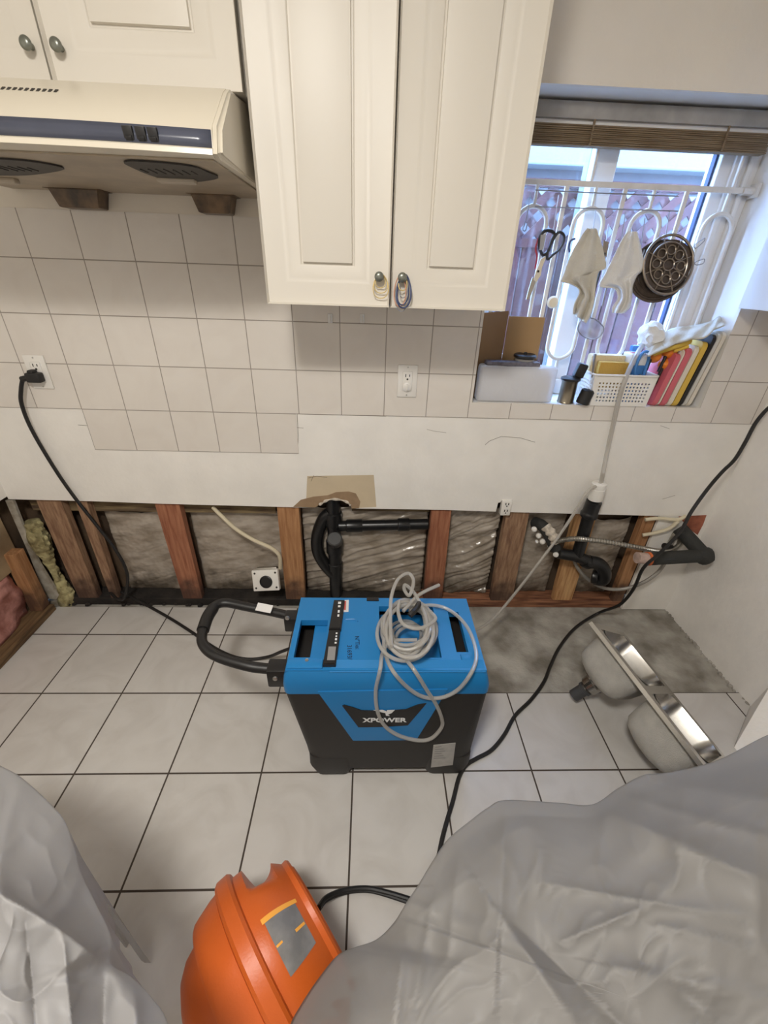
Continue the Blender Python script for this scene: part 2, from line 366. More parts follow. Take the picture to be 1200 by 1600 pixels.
def rrect(x0, x1, y0, y1, r, n=5):
    out = []
    for cx, cy, a0 in ((x1 - r, y1 - r, 0), (x0 + r, y1 - r, 90), (x0 + r, y0 + r, 180), (x1 - r, y0 + r, 270)):
        for k in range(n + 1):
            a = math.radians(a0 + 90 * k / n); out.append((cx + r * math.cos(a), cy + r * math.sin(a)))
    return out
def loft(bm, secs, cap0=True, cap1=True, n=5):
    """secs: (z, x0, x1, y0, y1, r)"""
    rings = []
    for z, x0, x1, y0, y1, r in secs: rings.append([bm.verts.new((x, y, z)) for x, y in rrect(x0, x1, y0, y1, r, n)])
    for A, B in zip(rings, rings[1:]):
        for k in range(len(A)): bm.faces.new((A[k], A[(k + 1) % len(A)], B[(k + 1) % len(A)], B[k]))
    if cap0: bm.faces.new(list(reversed(rings[0])))
    if cap1: bm.faces.new(rings[-1])
    return bm
def plate(bm, xs, ys, hole, z0, z1):
    """flat plate on a grid of cuts with cells left out (hole(i,j)), between z0 and z1, in local xy"""
    nx, ny = len(xs) - 1, len(ys) - 1; V = {}
    def v(i, j, z):
        k = (i, j, z)
        if k not in V: V[k] = bm.verts.new((xs[i], ys[j], z))
        return V[k]
    ok = lambda i, j: 0 <= i < nx and 0 <= j < ny and not hole(i, j)
    for i in range(nx):
        for j in range(ny):
            if not ok(i, j): continue
            bm.faces.new((v(i, j, z1), v(i + 1, j, z1), v(i + 1, j + 1, z1), v(i, j + 1, z1)))
            bm.faces.new((v(i, j, z0), v(i, j + 1, z0), v(i + 1, j + 1, z0), v(i + 1, j, z0)))
            for di, dj, a, b in ((-1, 0, (i, j + 1), (i, j)), (1, 0, (i + 1, j), (i + 1, j + 1)), (0, -1, (i, j), (i + 1, j)), (0, 1, (i + 1, j + 1), (i, j + 1))):
                if not ok(i + di, j + dj): bm.faces.new((v(*a, z1), v(*a, z0), v(*b, z0), v(*b, z1)))
    return bm
def text_bm(txt, size, depth, Mx, bold=0.0):
    cu = D.curves.new('t', 'FONT'); cu.body = txt; cu.size = size; cu.extrude = depth; cu.offset = bold; cu.align_x = 'CENTER'; cu.align_y = 'CENTER'
    o = D.objects.new('t', cu); COL.objects.link(o); dg = bpy.context.evaluated_depsgraph_get()
    me = D.meshes.new_from_object(o.evaluated_get(dg)); bm = nb(); bm.from_mesh(me)
    D.objects.remove(o); D.curves.remove(cu); D.meshes.remove(me)
    bmesh.ops.transform(bm, matrix=Mx, verts=bm.verts); return bm
def nz(x, y, z=0.0): return noise.noise(Vector((x, y, z)))

# ================================================================== SETTING
XL, XR = -0.555, 2.495
YB, ZC = -3.7, 2.42
# floor (tile) around the bare concrete patch
b = nb()
box(b, XL - 0.1, XR + 0.1, YB - 0.1, -0.495, -0.06, 0.0)
box(b, XL - 0.1, 1.22, -0.495, -0.012, -0.06, 0.0)
struct('floor', b, M['floortile'])
b = nb(); box(b, XL - 0.1, XR + 0.1, -0.495, 0.12, -0.08, -0.009); o = struct('floor_concrete', b, M['concrete'])
b = nb(); box(b, XL - 0.1, XR + 0.1, YB - 0.1, 0.3, ZC, ZC + 0.08); struct('ceiling', b, M['ceil'])

# back wall: window opening, low cut line, pipe notch and outlet notch, right end kept to the floor
WX0, WX1, WZ0, WZ1 = 1.344, 2.24, 1.04, 1.93
b = nb(); T = 0.013; off = Vector((0, T, 0))
def wallpoly(pts): prism(b, [Vector((x, 0, z)) for x, z in pts], off)
wallpoly([(XL, 0.66), (WX0, 0.66), (WX0, ZC), (XL, ZC)])
wallpoly([(WX0, 0.66), (XR, 0.66), (XR, WZ0), (WX0, WZ0)])
wallpoly([(WX1, WZ0), (XR, WZ0), (XR, ZC), (WX1, ZC)])
wallpoly([(WX0, WZ1), (WX1, WZ1), (WX1, ZC), (WX0, ZC)])
wallpoly([(XL, 0.66), (XL, 0.587), (-0.2, 0.583), (0.067, 0.576), (0.662, 0.568), (0.725, 0.570), (0.742, 0.583), (0.757, 0.592), (0.772, 0.603), (0.80, 0.611),
          (0.835, 0.608), (0.862, 0.598), (0.876, 0.582), (0.883, 0.567), (1.303, 0.566), (1.515, 0.561), (1.518, 0.606), (1.528, 0.608), (1.53, 0.617),
          (1.572, 0.617), (1.578, 0.56), (1.876, 0.556), (2.262, 0.551), (2.262, 0.66)])
wallpoly([(2.262, 0.66), (2.262, -0.005), (XR, -0.005), (XR, 0.66)])
struct('wall_back', b, M['paintlow'])
# cream paint above the tile and over the window
b = nb()
def sk(x0, x1, z0, z1, d=0.0015): box(b, x0, x1, -d, 0.0, z0, z1)
sk(XL, WX0, 1.597, ZC); sk(WX0, XR, WZ1, ZC); sk(WX1, XR, 1.55, WZ1)
struct('wall_back_paint', b, M['paint'])
# window recess linings (sill, head, jambs) and the outer wall thickness
b = nb()
box(b, WX0 - 0.04, WX1 + 0.04, 0.013, 0.24, WZ0 - 0.05, WZ0)
struct('window_1_sill', b, M['frame'])
b = nb()
box(b, WX0 - 0.04, WX1 + 0.04, 0.013, 0.24, WZ1, WZ1 + 0.05)
box(b, WX1, WX1 + 0.04, 0.013, 0.24, WZ0, WZ1)
box(b, WX0 - 0.04, WX0, 0.013, 0.24, WZ0, WZ1)
struct('window_1_recess', b, M['cab2'])
b = nb()
box(b, XL - 0.2, WX0 - 0.04, 0.11, 0.24, 0.0, ZC + 0.05); box(b, WX1 + 0.04, XR + 0.2, 0.11, 0.24, 0.0, ZC + 0.05)
box(b, WX0 - 0.04, WX1 + 0.04, 0.11, 0.24, 0.0, WZ0 - 0.05); box(b, WX0 - 0.04, WX1 + 0.04, 0.11, 0.24, WZ1 + 0.05, ZC + 0.05)
struct('wall_back_sheathing', b, M['ply'])
# wall tile field (thin proud sheet, missing at bottom left and under the counter line)
b = nb(); d = 0.0025
def tl(x0, x1, z0, z1): box(b, x0, x1, -d, 0.0, z0, z1)
tl(XL, 0.671, 0.9799, 1.597); tl(-0.128, 0.671, 0.8176, 0.9799); tl(0.671, WX0, 0.9799, 1.597)
tl(WX0, WX1, 0.9799, WZ0); tl(WX1, XR, 0.9799, 1.55)
struct('wall_back_tile', b, M['walltile'])
# dark break line under the tile edge, cracks and scratches
b = nb()
def line(pts, r=0.0012): tube(b, [onY(px, py, -0.0006) for px, py in pts], r, 5, smooth=False)
line([(464, 646.5), (500, 647.5), (560, 649), (601, 650), (618, 648), (670, 650.5), (715, 651.5), (800, 653.5), (900, 656), (1000, 657.5), (1100, 658.5), (1160, 660)], 0.0014)
line([(464, 646), (466, 680), (465, 708)], 0.001); line([(150, 700.5), (300, 704.5), (465, 708.5)], 0.0012)
line([(152, 700), (144, 675), (134, 645)], 0.0007)
line([(758, 695), (765, 689), (783, 682), (812, 684), (836, 691)], 0.0007)
line([(667, 671), (680, 674), (697, 676)], 0.0006); line([(464, 668), (474, 669)], 0.0007)
line([(122, 664), (136, 665)], 0.0007); line([(1032, 665), (1046, 670)], 0.0006)
line([(482, 747), (495, 744), (511, 746)], 0.0012); line([(486, 752), (490, 743)], 0.0010)
line([(1035, 780), (1055, 774)], 0.0006)
struct('wall_back_cracks', b, M['crack'])
# plaster patch and torn paper by the pipe
NT = [(0.725, 0.570), (0.742, 0.583), (0.757, 0.592), (0.772, 0.603), (0.80, 0.611), (0.835, 0.608), (0.862, 0.598), (0.876, 0.582), (0.883, 0.567)]
def ntc(y): return [Vector((x, y, z)) for x, z in reversed(NT)]
b = nb(); prism(b, [onY(*p, -0.0005) for p in [(480, 744), (584, 742), (588, 792)]] + ntc(-0.0005) + [onY(478, 790, -0.0005)], Vector((0, 0.0004, 0))); struct('wall_back_patch', b, M['tan'])
b = nb(); prism(b, [onY(*p, -0.0012) for p in [(458, 792), (470, 781), (490, 776), (512, 774), (525, 769), (545, 768), (556, 771), (563, 784), (561, 794)]] + ntc(-0.0012), Vector((0, 0.0006, 0))); struct('wall_back_torn_paper', b, M['brown'])
b = nb(); tube(b, [(x, -0.002, z + 0.001) for x, z in NT[1:8]], lambda t: 0.005 + 0.002 * math.sin(t * 25), 7); struct('wall_back_torn_edge', b, M['gyp'])

# right wall
b = nb(); box(b, XR, XR + 0.1, YB - 0.1, 0.11, -0.02, ZC); struct('wall_right', b, M['rightwall'])
b = nb(); prism(b, [onY(*p, -0.0012) for p in [(1060, 807), (1080, 806), (1104, 805), (1099, 819), (1090, 836), (1079, 828), (1068, 816)]], Vector((0, 0.001, 0))); struct('wall_back_brick', b, M['brick'])
b = nb()
for k in range(26):
    y = -0.02 - k * 0.021; r = random.uniform(0.004, 0.013)
    lathe(b, [(0, 0), (r, 0.0), (r * .8, r * .7), (0, r * 0.9)], Matrix.Translation((XR - random.uniform(0.0, 0.012), y, -0.008)), 7)
o = struct('wall_right_mortar_line', b, M['concrete'])
# left wall: board above, open framing below
b = nb(); box(b, XL - 0.013, XL, YB, 0.013, 0.60, ZC); struct('wall_left', b, M['paintlow'])
b = nb(); box(b, XL - 0.2, XL - 0.075, YB, 0.11, 0.0, ZC); struct('wall_left_sheathing', b, M['ply'])
b = nb(); box(b, XL - 0.2, XR + 0.2, YB - 0.1, YB, 0, ZC); struct('wall_front', b, M['paint'])

# ------------------------------------------------------------------ window
b = nb(); y0, y1 = 0.165, 0.235
box(b, WX0, 1.40, y0, y1, WZ0, WZ1, 0.004); box(b, 2.105, WX1, y0, y1, WZ0, WZ1, 0.004)
box(b, 1.40, 2.105, y0, y1, WZ0, 1.10, 0.004); box(b, 1.40, 2.105, y0, y1, 1.845, WZ1, 0.004)
box(b, 1.69, 1.765, y0 + 0.01, y1 - 0.01, 1.10, 1.845, 0.004)
box(b, 2.145, 2.165, y0 - 0.012, y0, WZ0, WZ1, 0.003); box(b, 2.195, 2.212, y0 - 0.012, y0, WZ0, WZ1, 0.003)
struct('window_1', b, M['frame'], smooth=False)
b = nb(); box(b, 2.097, 2.105, 0.185, 0.205, 1.10, 1.845); struct('window_1_gasket', b, mat('gasket', (0.03, 0.05, 0.12), 0.5))
b = nb(); box(b, 1.40, 2.10, 0.199, 0.203, 1.10, 1.845); struct('window_1_glass', b, M['glass'])

# ================================================================== WALL CAVITY
# studs laid flat, front face just behind the board
def stud(label, x0, x1, x0b, x1b, m, y0=0.0135, y1=0.05, z0=0.036, z1=0.66):
    b = nb(); n = 6
    sx = [(x0b + (x0 - x0b) * k / n, x1b + (x1 - x1b) * k / n, z0 + (z1 - z0) * k / n) for k in range(n + 1)]
    rings = []
    for a, c, z in sx: rings.append([b.verts.new(p) for p in ((a, y0, z), (c, y0, z), (c, y1, z), (a, y1, z))])
    for A, B in zip(rings, rings[1:]):
        for k in range(4): b.faces.new((A[k], A[(k + 1) % 4], B[(k + 1) % 4], B[k]))
    b.faces.new(rings[0]); b.faces.new(rings[-1])
    e = [e for e in b.edges if abs(e.verts[0].co.z - e.verts[1].co.z) > 0.01]
    bmesh.ops.bevel(b, geom=e, offset=0.003, segments=2, affect='EDGES')
    return tag(obj('wall_stud', b, m, smooth=True), label, 'stud', 'exposed wall studs')
stud('broad brown wall stud nearest the left corner, beside yellow insulation', -0.455, -0.353, -0.455, -0.36, M['woodgrey'])
stud('narrow split stud behind the hanging black power cord', -0.292, -0.245, -0.30, -0.262, M['woodgrey'])
stud('reddish wall stud to the left of the cream cable', 0.035, 0.14, 0.048, 0.141, M['woodred'])
stud('orange-brown wall stud touching the loose square outlet box', 0.557, 0.651, 0.552, 0.648, M['wood'])
stud('reddish stud straight behind the coil of clear hose', 1.232, 1.319, 1.238, 1.33, M['woodred'])
stud('dusty brown stud under the small double outlet', 1.568, 1.668, 1.578, 1.688, M['woodgrey'])
stud('pale new wood stud behind the black standpipe', 1.885, 1.982, 1.90, 2.0, M['woodpale'], y0=0.02)
stud('thin brown stud edge where the white board ends at right', 2.20, 2.258, 2.205, 2.258, M['wood'])
b = nb(); box(b, 1.19, 2.26, 0.0135, 0.10, -0.009, 0.036, 0.003); tag(obj('sole_plate', b, M['plate'], smooth=False), 'reddish bottom plate under the studs behind the bare concrete', 'plate')
b = nb(); box(b, XL + 0.03, 1.188, 0.0135, 0.10, -0.009, 0.036, 0.004)
for k in range(70):
    x = random.uniform(XL + 0.04, 1.15); r = random.uniform(0.006, 0.018)
    lathe(b, [(0, 0), (r, 0), (r * .7, r * .6), (0, r * .8)], Matrix.Translation((x, random.uniform(0.004, 0.03), -0.002)), 6)
tag(obj('sole_plate', b, M['platedark'], smooth=False), 'blackened rotten bottom plate along the left half of the wall', 'plate')
# lath strip high in the cavity
for x0, x1, lab in ((-0.52, 0.54, 'horizontal wood lath high in the cavity left of the pipe'), (0.88, 1.23, 'short lath above the black horizontal pipe'), (2.0, 2.19, 'yellowish lath strip right of the black standpipe')):
    b = nb(); box(b, x0, x1, 0.052, 0.062, 0.505 if x0 < 0 else 0.525, 0.60, 0.001)
    tag(obj('lath', b, M['lath'], smooth=False), lab, 'lath', 'cavity laths')
# wrinkled plastic film over the insulation, one sheet per bay
def film(label, x0, x1, z0, z1, seed, sag=0.0, rg=0.0):
    b = nb(); nx, nzv = 60, 90; V = []
    for j in range(nzv + 1):
        row = []
        for i in range(nx + 1):
            u, v = i / nx, j / nzv; x = x0 + (x1 - x0) * u; z = z0 + (z1 - z0) * v
            q = (z * 1.0 - x * 0.35)
            q2 = z - x * (0.30 if seed == 4 else 0.48) + 0.01 * nz(x * 8, z * 8, seed); y = 0.088 - rg * (1 - abs(nz(x * 2.5, q2 * 22, seed + 9))) ** 3 - rg * 0.5 * (1 - abs(nz(x * 4, q2 * 48, seed + 19))) ** 3 - 0.012 * math.sin(PI * u) * math.sin(PI * v) + 0.006 * nz(x * 7, q * 16, seed) + 0.0035 * abs(nz(x * 9, q * 55, seed + 5)) + 0.002 * nz(x * 60, z * 60, seed)
            zz = z - (sag * math.sin(PI * u) + 0.012 * nz(x * 14, 3, seed)) * v
            row.append(b.verts.new((x, y, zz)))
        V.append(row)
    for j in range(nzv):
        for i in range(nx): b.faces.new((V[j][i], V[j][i + 1], V[j + 1][i + 1], V[j + 1][i]))
    o = obj('vapor_barrier', b, M['vapor'], angle=180)
    md = o.modifiers.new('t', 'SOLIDIFY'); md.thickness = 0.002
    return tag(o, label, 'plastic film', 'plastic films between the studs')
film('dusty plastic film in the stud bay at the far left corner', -0.35, -0.30, 0.037, 0.50, 1)
film('dusty plastic film between split stud and reddish left stud', -0.24, 0.035, 0.037, 0.50, 2, 0.02)
film('grey-brown film in the bay of the cream cable', 0.142, 0.552, 0.037, 0.51, 3, 0.01)
film('shiny wrinkled film behind the black drain stack', 0.652, 1.23, 0.037, 0.53, 4, 0.0, 0.012)
film('shiny wrinkled film left of the small double outlet', 1.335, 1.565, 0.037, 0.54, 5, 0.0, 0.016)
film('torn dusty film below the shut-off valves', 1.69, 1.884, 0.037, 0.53, 6, 0.02)
film('dusty film with foam blob right of the standpipe', 2.0, 2.20, 0.037, 0.50, 7, 0.03)
# yellow insulation and chipped white strip in the left corner
b = nb(); tt = nb(); tube(tt, [onY(*p, 0.035) for p in [(48, 815), (60, 840), (70, 862), (84, 888), (96, 912), (106, 935), (112, 950)]], lambda q: 0.030 + 0.012 * math.sin(q * 9), 22, per=14)
for v in tt.verts:
    k = 0.020 * nz(v.co.x * 22, v.co.y * 22, v.co.z * 22) + 0.014 * nz(v.co.x * 60, v.co.y * 60, v.co.z * 60); v.co += Vector((k, -0.6 * k, 0.5 * k))
merge(b, tt)
tag(obj('insulation_tuft', b, M['yfoam']), 'crumbling yellow insulation beside the first stud at left', 'insulation')
b = nb(); prism(b, [onY(*p, 0.0) for p in [(8, 782), (20, 782), (50, 858), (62, 882), (92, 930), (88, 937), (74, 935), (60, 905), (46, 868), (36, 845)]], Vector((0, 0.012, 0)))
prism(b, [onY(*p, 0.0) for p in [(76, 941), (88, 938), (95, 960), (86, 962)]], Vector((0, 0.012, 0)))
tag(obj('corner_board', b, M['white_old'], smooth=False), 'chipped white board strip left standing in the left corner', 'board')
# left wall framing
b = nb(); box(b, XL - 0.075, XL + 0.012, YB + 0.01, -0.03, 0.001, 0.036, 0.003); tag(obj('base_plate', b, M['plate2'], smooth=False), 'brown bottom plate at the foot of the opened left wall', 'plate')
b = nb(); nx = 30
V = [[b.verts.new((XL - 0.055 + 0.03 * nz(y * 9, z * 9, 1) + 0.012 * nz(y * 30, z * 30, 2), y, z)) for y in [-0.09 - 1.1 * i / nx for i in range(nx + 1)]] for z in [0.037 + 0.23 * j / 14 for j in range(15)]]
for j in range(14):
    for i in range(nx): b.faces.new((V[j][i], V[j][i + 1], V[j + 1][i + 1], V[j + 1][i]))
o = obj('insulation_batt', b, M['pink'], angle=180); md = o.modifiers.new('t', 'SOLIDIFY'); md.thickness = -0.02
tag(o, 'pink fluffy insulation in the opened left wall', 'insulation')
b = nb(); box(b, XL - 0.06, XL - 0.05, -1.2, -0.02, 0.27, 0.60, 0.002); tag(obj('kraft_board', b, M['kraft'], smooth=False), 'tan board above the pink insulation at left', 'board')
b = nb(); box(b, XL - 0.06, XL - 0.004, -0.085, -0.03, 0.037, 0.36, 0.004); tag(obj('side_stud', b, M['wood'], smooth=False), 'orange-brown stud of the left wall beside the pink insulation', 'stud')

# ================================================================== UPPER CABINETS
def door(name, parent, x0, x1, z0, z1, yf, m):
    """slab with routed raised panel; yf = front plane"""
    b = nb(); w, h = x1 - x0, z1 - z0
    prof = [(0.0, -0.012), (0.004, -0.001), (0.008, 0.0), (0.050, 0.0), (0.056, 0.0028), (0.064, 0.0032), (0.071, 0.0048), (0.090, 0.0052), (0.0935, 0.0095), (0.0975, 0.0095), (0.0985, 0.0012), (0.104, 0.0002)]
    prof = [(a, yf + d) for a, d in prof]; prof.insert(0, (0.0, yf + 0.018)); rings = []
    for i, (a, y) in enumerate(prof):
        rings.append([b.verts.new(p) for p in ((x0 + a, y if i else y, z0 + a), (x1 - a, y, z0 + a), (x1 - a, y, z1 - a), (x0 + a, y, z1 - a))])
    rings[1] = rings[1]
    for A, B in zip(rings, rings[1:]):
        for k in range(4): b.faces.new((A[k], A[(k + 1) % 4], B[(k + 1) % 4], B[k]))
    b.faces.new(list(reversed(rings[0]))); b.faces.new(rings[-1])
    return obj(name, b, m, parent, smooth=True, angle=50)
def fixprof(): pass
def knob(parent, x, y, z, label=None):
    b = nb(); lathe(b, [(0.006, 0), (0.006, 0.002), (0.004, 0.005), (0.004, 0.011), (0.008, 0.0135), (0.0118, 0.017), (0.0118, 0.020), (0.009, 0.0235), (0.0045, 0.025), (0, 0.0253)], frame((x, y, z), (0, -1, 0)), 24)
    return obj('knob', b, M['knob'], parent)
YF = -0.345
def cabinet(label, x0, x1, z0, z1, split, depth, dz, kz, group=None, doors=2):
    t = thing('wall_cabinet', label, 'cabinet', ((x0 + x1) / 2, depth / 2, z0), group)
    b = nb(); box(b, x0, x1, depth + 0.019, -0.004, z0, z1, 0.001); obj('carcass', b, M['cab'], t, smooth=False)
    for (a, c, kx) in ((x0 + 0.001, split - 0.002, split - 0.03), (split + 0.002, x1 - 0.001, split + 0.03)):
        dr = door('door', t, a, c, z0 + dz, z1 - 0.002, depth, M['cab'])
        knob(dr, kx if kx != 'x' else kx, depth - 0.0, kz)
    return t
# tall double cabinet in the middle
cabinet('tall cream double-door cabinet with rubber bands on its knobs', 0.679, 1.316, 1.381, 2.38, 1.0035, -0.335, 0.0, 1.452)
cabinet('short cream double-door cabinet above the range hood', -0.09, 0.672, 1.79, 2.38, 0.272, -0.335, 0.0, 1.846)
# right-hand wall cabinet, seen from its flank
t = thing('wall_cabinet', 'plain white cabinet hanging on the right wall beside the window', 'cabinet', (2.36, -0.5, 1.392))
b = nb(); box(b, 2.222, XR - 0.002, -1.0, -0.03, 1.392, 2.38, 0.001); obj('carcass', b, M['cab2'], t, smooth=False)
b = nb(); box(b, 2.204, 2.22, -0.515, -0.032, 1.392, 2.378, 0.003); obj('door', b, M['cab2'], t)
b = nb(); box(b, 2.204, 2.22, -0.998, -0.519, 1.392, 2.378, 0.003); obj('door', b, M['cab2'], t)

# rubber bands hanging on the knobs
def band(label, m, x, z, w, h, y, r=0.0011, group='rubber bands on cabinet knobs', skew=0.0):
    b = nb(); pts = []
    for k in range(16):
        a = 2 * PI * k / 16; s = math.sin(a); c = math.cos(a)
        ww = w * (1.0 - 0.35 * (s + 1) / 2)
        pts.append((x + ww / 2 * c + skew * (1 - s) * 0.5, y + 0.004 * math.sin(3 * a + x * 90), z - h / 2 + h / 2 * s))
    tube(b, pts, r, 6, closed=True, per=4)
    return tag(obj('rubber_band', b, m), label, 'rubber band', group)
kL = (0.9715, 1.452); kR = (1.0355, 1.452)
ky = -0.345
band('short yellow rubber band, innermost on the left knob', M['rbyel'], kL[0] + 0.006, kL[1] + 0.006, 0.030, 0.032, ky)
band('medium yellow rubber band on the left knob', M['rbyel'], kL[0] + 0.007, kL[1] + 0.006, 0.042, 0.044, ky - 0.001)
band('longest yellow rubber band on the left knob', M['rbyel'], kL[0] + 0.007, kL[1] + 0.006, 0.048, 0.056, ky - 0.003)
band('thick navy rubber band forming the outer loop on the right knob', M['rbblue'], kR[0] + 0.004, kR[1] + 0.007, 0.044, 0.078, ky - 0.004, 0.0022)
band('second navy rubber band just inside the outer navy loop', M['rbblue'], kR[0] + 0.001, kR[1] + 0.006, 0.036, 0.070, ky - 0.001, 0.0018)
band('grey rubber band hanging lowest on the right knob', M['rbgrey'], kR[0], kR[1] + 0.006, 0.040, 0.086, ky + 0.002, 0.0013)
band('pink rubber band at the left side of the right knob bunch', M['rbpink'], kR[0] - 0.006, kR[1] + 0.006, 0.036, 0.074, ky - 0.002, 0.0013)
band('short yellow rubber band inside the navy loops', M['rbyel'], kR[0], kR[1] + 0.004, 0.026, 0.034, ky - 0.005, 0.0013)
band('small grey rubber band inside the navy loops', M['rbgrey'], kR[0] + 0.002, kR[1] + 0.005, 0.026, 0.052, ky - 0.006, 0.0012)

# ================================================================== RANGE HOOD
t = thing('range_hood', 'cream range hood with a dark blue front strip and three black switches', 'range hood', (0.26, -0.26, 1.645))
HX0, HX1, HB = -0.12, 0.645, 1.646
def hy(x): return -0.025 * max(0.0, 1 - ((x - 0.262) / 0.383) ** 2)
prof = [(-0.006, 1.788), (-0.385, 1.784), (-0.41, 1.772), (-0.515, 1.698), (-0.522, 1.690), (-0.5245, 1.6885), (-0.5312, 1.6605), (-0.5365, 1.6575), (-0.538, 1.649), (-0.530, HB), (-0.006, HB)]
def hoodrow(b, i0, i1, m, name, out=0.0, parent=t, xa=HX0, xb=HX1, thick=True, n=28):
    rows = []
    for k in range(n + 1):
        x = xa + (xb - xa) * k / n
        rows.append([b.verts.new((x, y + (hy(x) if i0 + j > 2 and y < -0.4 else 0) - out, z)) for j, (y, z) in enumerate(prof[i0:i1 + 1])])
    for A, B in zip(rows, rows[1:]):
        for j in range(len(A) - 1): b.faces.new((A[j], A[j + 1], B[j + 1], B[j]))
    return rows
b = nb(); rows = hoodrow(b, 0, 10, None, '')
for A, B in zip(rows, rows[1:]): b.faces.new((A[0], B[0], B[-1], A[-1]))
b.faces.new(rows[0]); b.faces.new(list(reversed(rows[-1])))
obj('housing', b, M['hood'], t, angle=22)
b = nb(); rows = hoodrow(b, 5, 6, None, '', 0.0015, n=28, xa=HX0 + 0.004, xb=HX1 - 0.001)
o = obj('front_strip', b, M['bluefilm'], t, angle=60, recalc=False); md = o.modifiers.new('t', 'SOLIDIFY'); md.thickness = 0.001
strip = o
for px in (200, 219, 237):
    c = onY(px, 215, -0.552); x = c.x; y = -0.5285 + hy(x)
    b = nb(); box(b, -0.009, 0.009, -0.003, 0.004, -0.013, 0.013, 0.0012, Mx=Matrix.Translation((x, y - 0.002, 1.6715)) @ Matrix.Rotation(0.22, 4, 'X')); f = obj('switch', b, M['black'], strip)
    b = nb(); box(b, -0.006, 0.006, -0.0055, -0.002, -0.008, 0.0, 0.001, Mx=Matrix.Translation((x, y - 0.002, 1.6715)) @ Matrix.Rotation(0.35, 4, 'X')); obj('rocker', b, M['blackrub'], strip)
# right end cap bulging
b = nb(); prism(b, [Vector((HX1, y, z)) for y, z in [(-0.03, 1.786), (-0.19, 1.80), (-0.385, 1.783), (-0.41, 1.771), (-0.515, 1.697), (-0.535, 1.651), (-0.52, 1.645), (-0.215, 1.645), (-0.03, 1.645)]], Vector((0.016, 0, 0)))
bmesh.ops.bevel(b, geom=[e for e in b.edges if all(v.co.x > HX1 + 0.01 for v in e.verts)], offset=0.008, segments=3, affect='EDGES')
obj('end_cap', b, M['hood'], t)
b = nb(); box(b, HX0 + 0.01, HX1 - 0.006, -0.518, -0.012, HB - 0.004, HB, 0.001); under = obj('underside', b, M['hoodunder'], t, smooth=False)
for out, lx in (([(193, 252), (206, 249.5), (250, 252), (300, 258), (322, 266), (341, 276), (306, 282), (268, 281), (233, 271), (205, 259)], 277),
                ([(-60, 252), (-20, 247), (10, 247), (60, 252), (100, 262), (50, 271), (5, 272), (-50, 270)], 0)):
    P_ = [onZ(x, y, HB - 0.0045) for x, y in out]; cc = sum(P_, Vector()) / len(P_)
    b = nb(); prism(b, catmull(P_, 4, True), Vector((0, 0, -0.003))); fl = obj('fan_filter', b, M['mesh'], under, smooth=False)
    for q in range(-3, 4):
        b = nb(); tube(b, [(cc.x + q * 0.018, cc.y - 0.03 + 0.004 * abs(q), HB - 0.008), (cc.x + q * 0.018, cc.y + 0.03 - 0.004 * abs(q), HB - 0.008)], 0.0012, 5, smooth=False); obj('filter_rib', b, M['black'], fl)
    c = onZ(lx, 284, HB - 0.012)
    b = nb(); box(b, c.x - 0.045, c.x + 0.045, c.y - 0.012, c.y + 0.012, HB - 0.016, HB - 0.003, 0.005); obj('lamp_cover', b, mat('lamp_cover', (0.50, 0.43, 0.34), 0.35), under)
# grease cups
for px0, px1, m_ in ((72, 162, M['grease']), (292, 368, M['grease'])):
    a = onY(px0, 297, -0.06).x; c = onY(px1, 305, -0.06).x
    b = nb(); w_ = c - a
    rings = []
    for z, k, yy in ((1.648, 0.0, 0.0), (1.641, 0.0, 0.0), (1.640, 0.012, 0.006), (1.600, 0.024, 0.016), (1.598, 0.028, 0.02)):
        rings.append([b.verts.new(p) for p in ((a + k, -0.075 + yy, z), (c - k, -0.075 + yy, z), (c - k, -0.006, z), (a + k, -0.006, z))])
    for A, B in zip(rings, rings[1:]):
        for k in range(4): b.faces.new((A[k], A[(k + 1) % 4], B[(k + 1) % 4], B[k]))
    b.faces.new(rings[0]); b.faces.new(rings[-1])
    obj('grease_cup', b, m_, t, smooth=False)
# vent slots and screws on the hood's top slope
b = nb()
for k in range(11):
    p = onY(2 + k * 9, 152, -0.44); Mx = Matrix.Translation((p.x, -0.425 + hy(p.x) * 0.15, 1.7605)) @ Matrix.Rotation(0.95, 4, 'X') @ Matrix.Rotation(0.35, 4, 'Y')
    box(b, -0.003, 0.003, -0.001, 0.001, -0.006, 0.006, Mx=Matrix.Translation((p.x, -0.4395 + hy(p.x) * 0.2, 1.752)) @ Matrix.Rotation(-0.95, 4, 'X'))
obj('vent_slots', b, M['slot'], t, smooth=False)

